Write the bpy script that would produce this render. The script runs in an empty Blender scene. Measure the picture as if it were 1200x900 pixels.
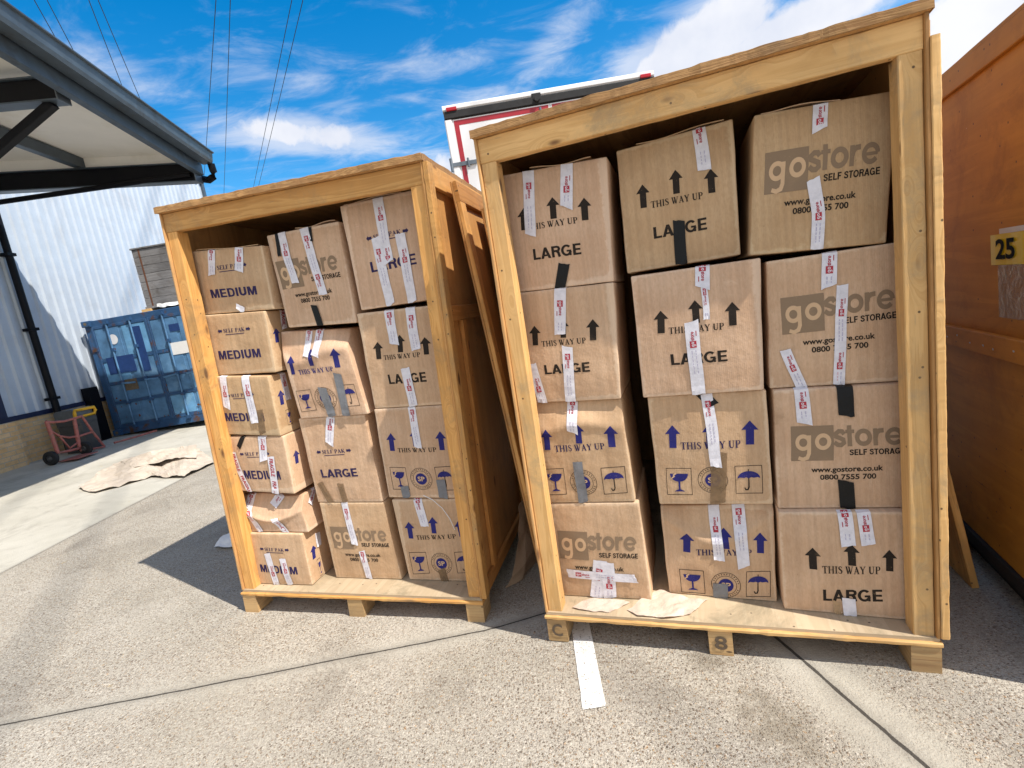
import bpy, bmesh, math, random
from mathutils import Vector, Matrix, noise
R = math.radians
random.seed(7)
scene = bpy.context.scene
COL = scene.collection

# ------------------------------------------------------------------ camera
cam_d = bpy.data.cameras.new("camera")
cam_d.sensor_width = 36.0
cam_d.lens = 36.0 * 578.79 / 1200.0
cam_d.clip_start = 0.05
cam_d.clip_end = 2000
cam = bpy.data.objects.new("camera", cam_d)
COL.objects.link(cam)
_r, _u, _f = Vector((.9856, -.0246, -.1672)), Vector((.169, .1433, .9751)), Vector((0, .9894, -.1454))
_f.normalize(); _r = (_r - _f * _r.dot(_f)).normalized(); _u = _r.cross(_f)
M = Matrix((_r, _u, -_f)).transposed().to_4x4()
M.translation = (0, 0, 1.5397)
cam.matrix_world = M
scene.camera = cam

# ------------------------------------------------------------------ world: sky with clouds
SUN = Vector((.501, -.333, .799)).normalized()
world = bpy.data.worlds.new("World")
scene.world = world
world.use_nodes = True
wt = world.node_tree
wt.nodes.clear()


class NT:
    """small helper to write node trees"""
    def __init__(s, tree): s.t = tree
    def n(s, kind, _in=None, **props):
        nd = s.t.nodes.new(kind)
        for k, v in props.items(): setattr(nd, k, v)
        for k, v in (_in or {}).items():
            sock = nd.inputs[k]
            if isinstance(v, bpy.types.NodeSocket): s.t.links.new(v, sock)
            else: sock.default_value = v
        return nd
    def m(s, op, a, b=0.0, c=None, clamp=False):
        d = {0: a, 1: b}
        if c is not None: d[2] = c
        return s.n('ShaderNodeMath', d, operation=op, use_clamp=clamp).outputs[0]
    def v(s, op, a, b=(0, 0, 0)):
        nd = s.n('ShaderNodeVectorMath', {0: a, 1: b}, operation=op)
        return nd.outputs['Value'] if op in ('DOT_PRODUCT', 'LENGTH', 'DISTANCE') else nd.outputs['Vector']
    def ss(s, x, lo, hi, a=0.0, b=1.0):
        return s.n('ShaderNodeMapRange', {0: x, 1: lo, 2: hi, 3: a, 4: b}, interpolation_type='SMOOTHSTEP').outputs[0]
    def mix(s, f, a, b, bt='MIX'):
        nd = s.t.nodes.new('ShaderNodeMix'); nd.data_type = 'RGBA'; nd.blend_type = bt
        for i, x in ((0, f), (6, a), (7, b)):
            if isinstance(x, bpy.types.NodeSocket): s.t.links.new(x, nd.inputs[i])
            else: nd.inputs[i].default_value = x if i == 0 else (tuple(x) + (1,))[:4]
        return nd.outputs[2]
    def noise(s, vec, scale, detail=3, rough=.5, dist=0.0, out=0):
        return s.n('ShaderNodeTexNoise', {'Vector': vec, 'Scale': scale, 'Detail': detail, 'Roughness': rough, 'Distortion': dist}).outputs[out]
    def ramp(s, f, *stops):
        nd = s.n('ShaderNodeValToRGB', {0: f}); e = nd.color_ramp.elements
        while len(e) < len(stops): e.new(.5)
        for x, (p, c) in zip(e, stops): x.position = p; x.color = tuple(c) + (1,)
        return nd.outputs[0]
    def link(s, a, b): s.t.links.new(a, b)


w = NT(wt)
sky = w.n('ShaderNodeTexSky', sky_type='NISHITA', sun_disc=False, sun_elevation=math.asin(SUN.z),
          sun_rotation=math.atan2(SUN.x, SUN.y), altitude=50, air_density=1.15, dust_density=.25, ozone_density=3.0)
hs = w.n('ShaderNodeHueSaturation', {'Hue': .497, 'Saturation': 1.47, 'Value': 1.0, 'Color': sky.outputs[0]}).outputs[0]
dirv = w.n('ShaderNodeTexCoord').outputs['Generated']
sep = w.n('ShaderNodeSeparateXYZ', {0: dirv})
zc = w.m('MAXIMUM', sep.outputs[2], .06)
flat = w.n('ShaderNodeCombineXYZ', {0: w.m('DIVIDE', sep.outputs[0], zc), 1: w.m('DIVIDE', sep.outputs[1], zc), 2: 0.0}).outputs[0]
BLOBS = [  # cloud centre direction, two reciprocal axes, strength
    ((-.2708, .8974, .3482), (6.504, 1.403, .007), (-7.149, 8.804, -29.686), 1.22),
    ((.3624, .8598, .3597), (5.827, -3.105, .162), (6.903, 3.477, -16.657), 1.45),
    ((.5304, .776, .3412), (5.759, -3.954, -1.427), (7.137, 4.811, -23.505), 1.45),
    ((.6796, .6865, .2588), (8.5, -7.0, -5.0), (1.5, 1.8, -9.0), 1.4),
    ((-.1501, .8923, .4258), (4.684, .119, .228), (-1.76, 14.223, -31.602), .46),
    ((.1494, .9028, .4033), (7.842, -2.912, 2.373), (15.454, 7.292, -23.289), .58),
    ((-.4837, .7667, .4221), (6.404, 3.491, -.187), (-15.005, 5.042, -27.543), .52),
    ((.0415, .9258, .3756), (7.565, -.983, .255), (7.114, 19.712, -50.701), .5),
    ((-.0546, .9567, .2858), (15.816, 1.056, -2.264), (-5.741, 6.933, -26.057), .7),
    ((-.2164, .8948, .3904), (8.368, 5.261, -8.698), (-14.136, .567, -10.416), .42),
    ((.2, -.8, .45), (1.0, 0, 0), (0, .9, 1.2), 1.3),  # unseen cloud behind the camera, added to whiten the light in shadows
    ((-.8, -.3, .4), (1, 2.2, 0), (0, .7, 1.4), 1.2),  # another added cloud out of view, for more neutral shadow light
]
mask = None
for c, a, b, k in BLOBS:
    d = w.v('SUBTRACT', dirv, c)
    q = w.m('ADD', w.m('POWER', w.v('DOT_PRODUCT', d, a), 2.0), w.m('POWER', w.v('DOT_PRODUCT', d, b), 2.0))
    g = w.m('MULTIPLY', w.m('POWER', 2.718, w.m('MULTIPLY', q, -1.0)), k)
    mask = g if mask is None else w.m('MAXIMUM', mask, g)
puff = w.noise(dirv, 7.5, 9, .62, .15)
wisp = w.noise(w.n('ShaderNodeMapping', {'Vector': flat, 'Rotation': (0, 0, .7), 'Scale': (1.0, 1.5, 1.0)}).outputs[0], 2.6, 9, .64, .55)
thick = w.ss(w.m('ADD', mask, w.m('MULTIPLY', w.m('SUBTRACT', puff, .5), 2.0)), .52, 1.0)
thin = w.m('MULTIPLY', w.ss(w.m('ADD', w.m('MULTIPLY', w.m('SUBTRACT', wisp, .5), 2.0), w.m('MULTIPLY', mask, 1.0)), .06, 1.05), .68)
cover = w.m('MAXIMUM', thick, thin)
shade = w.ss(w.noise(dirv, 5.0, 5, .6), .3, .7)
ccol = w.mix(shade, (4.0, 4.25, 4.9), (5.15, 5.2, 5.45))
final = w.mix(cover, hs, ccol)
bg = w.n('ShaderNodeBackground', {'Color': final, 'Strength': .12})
wo = w.n('ShaderNodeOutputWorld', {'Surface': bg.outputs[0]})

# ------------------------------------------------------------------ sun, exposure
sd = bpy.data.lights.new("sun", 'SUN')
sd.energy = 4.0
sd.angle = R(.53)
sd.color = (1.0, .945, .86)
so = bpy.data.objects.new("sun", sd)
so.rotation_euler = (-SUN).to_track_quat('-Z', 'Y').to_euler()
so.location = (6, -4, 12)
COL.objects.link(so)
vs = scene.view_settings
vs.view_transform = 'Standard'
vs.look = 'None'
vs.gamma = 1
vs.use_curve_mapping = False
vs.exposure = .68

# ------------------------------------------------------------------ helpers
MATS = {}


def new_mat(name):
    m = bpy.data.materials.new(name)
    m.use_nodes = True
    t = m.node_tree
    t.nodes.clear()
    h = NT(t)
    b = h.n('ShaderNodeBsdfPrincipled')
    o = h.n('ShaderNodeOutputMaterial', {'Surface': b.outputs[0]})
    MATS[name] = m
    return m, h, b, o


def plain(name, col, rough=.6, metal=0.0, var=.12, scale=14, bump=0.0, spec=.5, dirt=None, dscale=3.0):
    m, h, b, o = new_mat(name)
    co = h.n('ShaderNodeTexCoord').outputs['Object']
    nz = h.noise(co, scale, 5, .6)
    f = h.n('ShaderNodeMapRange', {0: nz, 1: .3, 2: .7, 3: 1 - var, 4: 1 + var}).outputs[0]
    c = h.mix(1.0, col, h.n('ShaderNodeCombineColor', {0: f, 1: f, 2: f}).outputs[0], 'MULTIPLY')
    if dirt:
        dz = h.ss(h.noise(co, dscale, 6, .65, .4), .52, .68)
        c = h.mix(dz, c, dirt)
    h.link(c, b.inputs['Base Color'])
    b.inputs['Roughness'].default_value = rough
    b.inputs['Metallic'].default_value = metal
    b.inputs['Specular IOR Level'].default_value = spec
    if bump:
        bp = h.n('ShaderNodeBump', {'Height': h.noise(co, scale * 4, 4, .6), 'Strength': bump, 'Distance': .004})
        h.link(bp.outputs[0], b.inputs['Normal'])
    return m


def put(name, me, mats, parent=None, smooth=False):
    o = bpy.data.objects.new(name, me)
    for m in (mats if isinstance(mats, (list, tuple)) else [mats]):
        me.materials.append(MATS[m] if isinstance(m, str) else m)
    COL.objects.link(o)
    if parent: o.parent = parent
    if smooth:
        for p in me.polygons: p.use_smooth = True
    return o


class MB:
    """collects polygons with uvs into one mesh"""
    def __init__(s): s.v = []; s.f = []; s.uv = []; s.mi = []
    def poly(s, pts, uvs=None, mi=0):
        i = len(s.v); s.v += [tuple(p) for p in pts]
        s.f.append(tuple(range(i, i + len(pts)))); s.uv.append(uvs or [(0, 0)] * len(pts)); s.mi.append(mi)
    def grid(s, P, U=None, mi=0, flip=False, closed=False):
        nr, nc = len(P), len(P[0]); i0 = len(s.v)
        for r_ in P: s.v += [tuple(p) for p in r_]
        for a in range(nr - 1):
            for b in range(nc if closed else nc - 1):
                b2 = (b + 1) % nc
                q = [(a, b), (a, b2), (a + 1, b2), (a + 1, b)]
                if flip: q.reverse()
                s.f.append(tuple(i0 + x * nc + y for x, y in q))
                s.uv.append([U[x][y] if U else (0, 0) for x, y in q]); s.mi.append(mi)
    def box(s, lo, hi, mi=0):
        (x0, y0, z0), (x1, y1, z1) = lo, hi
        c = [(x0, y0, z0), (x1, y0, z0), (x1, y1, z0), (x0, y1, z0), (x0, y0, z1), (x1, y0, z1), (x1, y1, z1), (x0, y1, z1)]
        for q, ax in (((0, 1, 5, 4), (0, 2)), ((1, 2, 6, 5), (1, 2)), ((2, 3, 7, 6), (0, 2)), ((3, 0, 4, 7), (1, 2)), ((4, 5, 6, 7), (0, 1)), ((3, 2, 1, 0), (0, 1))):
            s.poly([c[i] for i in q], [(c[i][ax[0]], c[i][ax[1]]) for i in q], mi)
    def beam(s, a, b, side, hw, hd, n=1, ch=.003, jit=0.0, seed=0.0, mi=0, taper=1.0):
        """timber / bar from a to b; 'side' fixes the width axis, hw half width, hd half depth; chamfered, edges roughened by jit"""
        a, b = Vector(a), Vector(b); L = (b - a).length; t = (b - a) / L
        S = Vector(side); S = (S - t * S.dot(t)).normalized(); D = t.cross(S)
        ch = min(ch, hw * .45, hd * .45)
        prof = [(-hw + ch, -hd), (hw - ch, -hd), (hw, -hd + ch), (hw, hd - ch), (hw - ch, hd), (-hw + ch, hd), (-hw, hd - ch), (-hw, -hd + ch)]
        per = [0]
        for i in range(8):
            p, q = prof[i], prof[(i + 1) % 8]; per.append(per[-1] + math.hypot(p[0] - q[0], p[1] - q[1]))
        rows, us = [], []
        for k in range(n + 1):
            f = k / n; row = []; sc = 1 + (taper - 1) * f
            for (x, y) in prof:
                p = a + t * (L * f) + S * (x * sc) + D * (y * sc)
                if jit:
                    e = noise.noise(Vector((f * L * 22 + seed * 7.3, x * 19 + seed, y * 17))) * jit
                    e += noise.noise(Vector((f * L * 70 + seed, x * 9, y * 9 + seed))) * jit * .6
                    p = p + (S * (x / hw) + D * (y / hd)) * e
                row.append(p)
            rows.append(row); us.append(f * L)
        i0 = len(s.v)
        for r_ in rows: s.v += [tuple(p) for p in r_]
        for k in range(n):
            for j in range(8):
                j2 = (j + 1) % 8
                s.f.append((i0 + k * 8 + j, i0 + k * 8 + j2, i0 + (k + 1) * 8 + j2, i0 + (k + 1) * 8 + j))
                s.uv.append([(us[k], per[j]), (us[k], per[j + 1]), (us[k + 1], per[j + 1]), (us[k + 1], per[j])]); s.mi.append(mi)
        e0 = [(x * .35 + 5, y) for x, y in prof]
        s.f.append(tuple(i0 + j for j in reversed(range(8)))); s.uv.append(list(reversed(e0))); s.mi.append(mi)
        s.f.append(tuple(i0 + n * 8 + j for j in range(8))); s.uv.append(e0); s.mi.append(mi)
    def tube(s, pts, rad, n=8, mi=0, cap=True):
        pts = [Vector(p) for p in pts]; P = []
        for i, p in enumerate(pts):
            t = (pts[min(i + 1, len(pts) - 1)] - pts[max(i - 1, 0)]).normalized()
            a = t.cross(Vector((.31, .17, .93)) if abs(t.z) < .9 else Vector((1, .1, 0))).normalized(); b = t.cross(a)
            r_ = rad[i] if isinstance(rad, (list, tuple)) else rad
            P.append([p + (a * math.cos(k * 2 * math.pi / n) + b * math.sin(k * 2 * math.pi / n)) * r_ for k in range(n)])
        s.grid(P, [[(i * .1, k / n) for k in range(n)] for i in range(len(P))], mi, closed=True)
        if cap:
            s.poly(list(reversed(P[0])), mi=mi); s.poly(P[-1], mi=mi)
    def lathe(s, c, ax, prof, n=20, mi=0):
        """prof: (radius, along axis)"""
        c = Vector(c); ax = Vector(ax).normalized()
        a = ax.cross(Vector((.3, .2, .9)) if abs(ax.z) < .9 else Vector((1, 0, 0))).normalized(); b = ax.cross(a)
        s.grid([[c + ax * h + (a * math.cos(k * 2 * math.pi / n) + b * math.sin(k * 2 * math.pi / n)) * r_ for k in range(n)] for r_, h in prof], None, mi, closed=True)
    def build(s, name, mats, parent=None, smooth=False, angle=None):
        me = bpy.data.meshes.new(name)
        me.from_pydata(s.v, [], s.f)
        uvl = me.uv_layers.new(name="UVMap")
        k = 0
        flat_uv = []
        for u in s.uv:
            for c in u: flat_uv += [c[0], c[1]]
        uvl.data.foreach_set('uv', flat_uv)
        me.polygons.foreach_set('material_index', s.mi)
        me.update()
        o = put(name, me, mats, parent, smooth or angle is not None)
        if angle is not None: me.set_sharp_from_angle(angle=R(angle))
        return o


def thing(name, label, cat, loc=(0, 0, 0), group=None, mat=None):
    o = bpy.data.objects.new(name, None)
    o.empty_display_size = .2
    COL.objects.link(o)
    if mat is not None: o.matrix_world = mat
    else: o.location = loc
    tag(o, label, cat, group)
    return o


def tag(o, label=None, cat=None, group=None, kind=None):
    for k, v in (('label', label), ('category', cat), ('group', group), ('kind', kind)):
        if v: o[k] = v
    return o


def ground_z(x):
    pts = [(-900, .40), (-20, .40), (-8.3, .39), (-1.8, .05), (-.35, -.022), (-.03, -.006), (1.4, -.028), (900, -.03)]
    for (a, za), (b, zb) in zip(pts, pts[1:]):
        if x <= b: return za + (zb - za) * (x - a) / (b - a)
    return -.03


# ------------------------------------------------------------------ materials
def mat_wood(name, light, dark, knotc, ring=7.0, knot=.5, rough=.62, dirt=None, bump=.25, scuff=None):
    m, h, b, o = new_mat(name)
    uv = h.n('ShaderNodeUVMap').outputs[0]
    rnd = h.n('ShaderNodeObjectInfo').outputs['Random']
    off = h.n('ShaderNodeCombineXYZ', {0: h.m('MULTIPLY', rnd, 37.0), 1: h.m('MULTIPLY', rnd, 11.3), 2: 0.0}).outputs[0]
    p = h.v('ADD', uv, off)
    # knots
    kp = h.v('MULTIPLY', p, (4.4, 11.0, 1))
    vo = h.n('ShaderNodeTexVoronoi', {'Vector': kp, 'Scale': 1.0, 'Randomness': .9}, feature='F1')
    ksel = h.m('GREATER_THAN', h.n('ShaderNodeSeparateColor', {0: vo.outputs['Color']}).outputs[0], 1 - knot * .7)
    kd = vo.outputs['Distance']
    kcore = h.m('MULTIPLY', h.ss(kd, .09, .19, 1, 0), ksel)
    khalo = h.m('MULTIPLY', h.ss(kd, .12, .55, 1, 0), ksel)
    gp = h.v('MULTIPLY', p, (.55, 9.0, 1))
    warp = h.m('MULTIPLY', khalo, 1.1)
    gpos = h.v('ADD', gp, h.n('ShaderNodeCombineXYZ', {0: 0.0, 1: warp, 2: 0.0}).outputs[0])
    n1 = h.noise(gpos, 1.5, 4, .55, .5)
    rings = h.m('FRACT', h.m('MULTIPLY', n1, ring))
    rr = h.m('ADD', h.ss(rings, 0, .75), h.ss(rings, .8, 1.0, 0, -1))
    fib = h.noise(h.v('MULTIPLY', p, (9, 260, 1)), 1.0, 3, .6)
    mixf = h.m('ADD', h.m('MULTIPLY', rr, .55), h.m('MULTIPLY', fib, .45), clamp=True)
    c = h.mix(mixf, light, dark)
    c = h.mix(h.m('MULTIPLY', khalo, .28), c, dark)
    c = h.mix(h.m('MULTIPLY', kcore, .95), c, knotc)
    spl = h.ss(h.noise(h.v('MULTIPLY', p, (1.6, 95, 1)), 1.0, 3, .55), .70, .745)
    c = h.mix(h.m('MULTIPLY', spl, .6), c, knotc)
    nv = h.n('ShaderNodeTexVoronoi', {'Vector': h.v('MULTIPLY', p, (6.5, 14, 1)), 'Scale': 1.0}, feature='F1')
    nd_ = h.v('LENGTH', h.v('MULTIPLY', h.v('SUBTRACT', nv.outputs['Position'], h.v('MULTIPLY', p, (6.5, 14, 1))), (.154, .0714, 0)))
    nsel = h.m('GREATER_THAN', h.n('ShaderNodeSeparateColor', {0: nv.outputs['Color']}).outputs[1], .72)
    c = h.mix(h.m('MULTIPLY', h.m('MULTIPLY', h.ss(nd_, .0030, .0052, 1, 0), nsel), .85), c, (.05, .03, .02))
    tone = h.n('ShaderNodeMapRange', {0: rnd, 1: 0, 2: 1, 3: .80, 4: 1.1}).outputs[0]
    blot = h.n('ShaderNodeMapRange', {0: h.noise(p, 2.3, 4, .6), 1: .3, 2: .7, 3: .86, 4: 1.1}).outputs[0]
    t2 = h.m('MULTIPLY', tone, blot)
    c = h.mix(1.0, c, h.n('ShaderNodeCombineColor', {0: t2, 1: t2, 2: t2}).outputs[0], 'MULTIPLY')
    if dirt:
        dz = h.ss(h.noise(p, 3.2, 8, .74, .6), .47, .70)
        c = h.mix(h.m('MULTIPLY', dz, .7), c, dirt)
        sc = h.ss(h.noise(h.v('MULTIPLY', p, (4, 30, 1)), 2.0, 3, .5), .66, .72)
        c = h.mix(h.m('MULTIPLY', sc, .4), c, dirt)
    if scuff:
        s1 = h.ss(h.noise(h.v('MULTIPLY', p, (22, 5, 1)), 1.6, 6, .75, .5), .66, .71)
        c = h.mix(h.m('MULTIPLY', s1, .55), c, scuff)
        s2 = h.ss(h.noise(p, 34, 3, .6), .755, .775)
        c = h.mix(h.m('MULTIPLY', s2, .8), c, (.80, .62, .42))
    h.link(c, b.inputs['Base Color'])
    b.inputs['Roughness'].default_value = rough
    b.inputs['Specular IOR Level'].default_value = .3
    hh = h.m('SUBTRACT', h.m('MULTIPLY', fib, .5), h.m('MULTIPLY', rr, .3))
    h.link(h.n('ShaderNodeBump', {'Height': hh, 'Strength': bump, 'Distance': .003}).outputs[0], b.inputs['Normal'])
    return m


mat_wood('pine', (.80, .44, .145), (.56, .265, .07), (.13, .045, .015), knot=.75, dirt=(.33, .21, .10))
mat_wood('pine_pale', (.84, .525, .22), (.66, .37, .13), (.15, .06, .02), knot=.75, dirt=(.38, .27, .15))
mat_wood('ply', (.64, .37, .15), (.48, .255, .095), (.22, .10, .04), ring=4.0, knot=.25, dirt=(.34, .21, .1))
mat_wood('deck_ply', (.62, .49, .33), (.51, .39, .25), (.30, .19, .1), ring=3.5, knot=.12, dirt=(.22, .185, .12), rough=.75, scuff=(.26, .21, .13))
mat_wood('pine_dark', (.55, .265, .075), (.40, .17, .04), (.12, .04, .014), knot=.6, dirt=(.25, .13, .05))
mat_wood('ply_side', (.55, .29, .10), (.45, .22, .07), (.2, .09, .03), ring=3.0, knot=.15, dirt=(.30, .16, .06))
mat_wood('ply_edge', (.50, .29, .12), (.30, .15, .06), (.10, .05, .02), ring=24.0, knot=.3, dirt=(.20, .12, .06), rough=.85, bump=.6)
mat_wood('block_wood', (.57, .38, .18), (.42, .25, .11), (.22, .11, .05), ring=9, knot=.15, dirt=(.24, .17, .10), scuff=(.22, .16, .10))
mat_wood('stained_ply',  (.68, .29, .035), (.54, .21, .022), (.16, .05, .01), ring=3.0, knot=.08, rough=.6, dirt=(.36, .13, .015), bump=.1, scuff=(.72, .40, .12))
mat_wood('grey_board', (.27, .26, .255), (.17, .16, .155), (.07, .05, .04), ring=8, knot=.2, rough=.85, dirt=(.10, .085, .07))
mat_wood('tarred_wood', (.035, .026, .02), (.02, .016, .013), (.01, .01, .01), rough=.8)


def mat_card():
    m, h, b, o = new_mat('cardboard')
    co = h.n('ShaderNodeTexCoord').outputs['Object']
    rnd = h.n('ShaderNodeObjectInfo').outputs['Random']
    off = h.n('ShaderNodeCombineXYZ', {0: h.m('MULTIPLY', rnd, 13.0), 1: 0.0, 2: h.m('MULTIPLY', rnd, 31.0)}).outputs[0]
    p = h.v('ADD', co, off)
    fine = h.noise(h.v('MULTIPLY', p, (1, 1, .35)), 160, 3, .6)
    big = h.noise(p, 5.0, 5, .6)
    c = h.mix(h.ss(big, .3, .7), (.52, .335, .20), (.60, .41, .26))
    c = h.mix(h.m('MULTIPLY', h.ss(fine, .35, .7), .35), c, (.43, .265, .14))
    rub = h.m('MULTIPLY', h.ss(h.noise(h.v('MULTIPLY', p, (1.5, 1, .8)), 7, 7, .72, .7), .61, .70), .35)
    c = h.mix(rub, c, (.68, .50, .33))
    stain = h.m('MULTIPLY', h.ss(h.noise(p, 3.3, 6, .65, 1.0), .63, .72), .32)
    c = h.mix(stain, c, (.28, .17, .09))
    speck = h.ss(h.noise(p, 60, 2, .5), .74, .78)
    c = h.mix(h.m('MULTIPLY', speck, .4), c, (.25, .15, .08))
    wear = h.n('ShaderNodeAttribute', attribute_name='wear').outputs['Fac']
    wn = h.ss(h.m('ADD', h.m('MULTIPLY', wear, .55), h.m('MULTIPLY', h.noise(p, 38, 5, .7), .75)), .56, .80)
    c = h.mix(h.m('MULTIPLY', wn, .55), c, (.72, .55, .38))
    scr = h.ss(h.noise(h.n('ShaderNodeMapping', {'Vector': p, 'Rotation': (0, .6, 0), 'Scale': (9, 9, 130)}).outputs[0], 1.0, 3, .6), .69, .74)
    c = h.mix(h.m('MULTIPLY', scr, .3), c, (.70, .53, .37))
    lane = h.ss(h.noise(h.v('MULTIPLY', p, (55, 1, .6)), 1.0, 2, .5), .35, .65, .94, 1.05)
    c = h.mix(1.0, c, h.n('ShaderNodeCombineColor', {0: lane, 1: lane, 2: lane}).outputs[0], 'MULTIPLY')
    tone = h.n('ShaderNodeMapRange', {0: rnd, 1: 0, 2: 1, 3: .86, 4: 1.08}).outputs[0]
    c = h.mix(1.0, c, h.n('ShaderNodeCombineColor', {0: tone, 1: tone, 2: h.m('MULTIPLY', tone, tone)}).outputs[0], 'MULTIPLY')
    h.link(c, b.inputs['Base Color'])
    b.inputs['Roughness'].default_value = .78
    b.inputs['Specular IOR Level'].default_value = .25
    flute = h.m('SINE', h.m('MULTIPLY', h.n('ShaderNodeSeparateXYZ', {0: co}).outputs[0], 900.0))
    dent = h.noise(p, 22, 4, .6)
    hh = h.m('ADD', h.m('MULTIPLY', flute, .035), h.m('ADD', h.m('MULTIPLY', dent, 1.6), h.m('MULTIPLY', fine, .12)))
    h.link(h.n('ShaderNodeBump', {'Height': hh, 'Strength': .35, 'Distance': .006}).outputs[0], b.inputs['Normal'])


mat_card()


def mat_ink(name, col, cover=.97):
    m, h, b, o = new_mat(name)
    co = h.n('ShaderNodeTexCoord').outputs['Object']
    worn = h.m('MULTIPLY', h.ss(h.noise(co, 120, 4, .65), .28, .38, .78, 1.0), h.ss(h.noise(co, 11, 5, .65), .25, .45, .86, 1.0))
    k = h.m('MULTIPLY', worn, cover)
    c = h.mix(k, (.54, .35, .20), col)
    h.link(c, b.inputs['Base Color'])
    b.inputs['Roughness'].default_value = .7
    b.inputs['Specular IOR Level'].default_value = .15


mat_ink('ink_navy', (.016, .013, .075))
mat_ink('ink_blue', (.010, .016, .155))
mat_ink('ink_black', (.010, .009, .009))
mat_ink('ink_grey', (.225, .160, .105), .88)
plain('bare_card', (.60, .40, .235), .78, var=.05)


def mat_tape(name, col, rough=.32, trans=0.0, streak=None, bump=.25):
    m, h, b, o = new_mat(name)
    co = h.n('ShaderNodeTexCoord').outputs['Object']
    n1 = h.noise(co, 30, 5, .65)
    c = h.mix(h.ss(n1, .35, .7), col, tuple(x * .84 for x in col))
    if streak:
        c = h.mix(h.ss(h.noise(h.v('MULTIPLY', co, (60, 60, 12)), 3, 2, .5), .60, .72), c, streak)
    h.link(c, b.inputs['Base Color'])
    b.inputs['Roughness'].default_value = rough
    b.inputs['Specular IOR Level'].default_value = .3
    h.link(h.n('ShaderNodeBump', {'Height': h.noise(co, 55, 4, .7, .8), 'Strength': bump, 'Distance': .004}).outputs[0], b.inputs['Normal'])
    if trans:
        t = h.n('ShaderNodeBsdfTransparent')
        mx = h.n('ShaderNodeMixShader', {0: trans, 1: b.outputs[0], 2: t.outputs[0]})
        h.link(mx.outputs[0], o.inputs[0])


mat_tape('tape_white', (.76, .74, .79), .42)
mat_tape('tape_black', (.004, .004, .0045), .5, bump=.35)
mat_tape('tape_grey', (.20, .205, .22), .35)
mat_tape('tape_brown', (.24, .155, .085), .22, trans=.28)
mat_tape('tape_tan', (.50, .34, .19), .3, trans=.25)
plain('tape_red', (.40, .016, .035), .45, var=.1)
plain('tape_faint', (.46, .43, .55), .5, var=.1)
plain('tape_faint_red', (.62, .38, .42), .5, var=.1)


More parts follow.
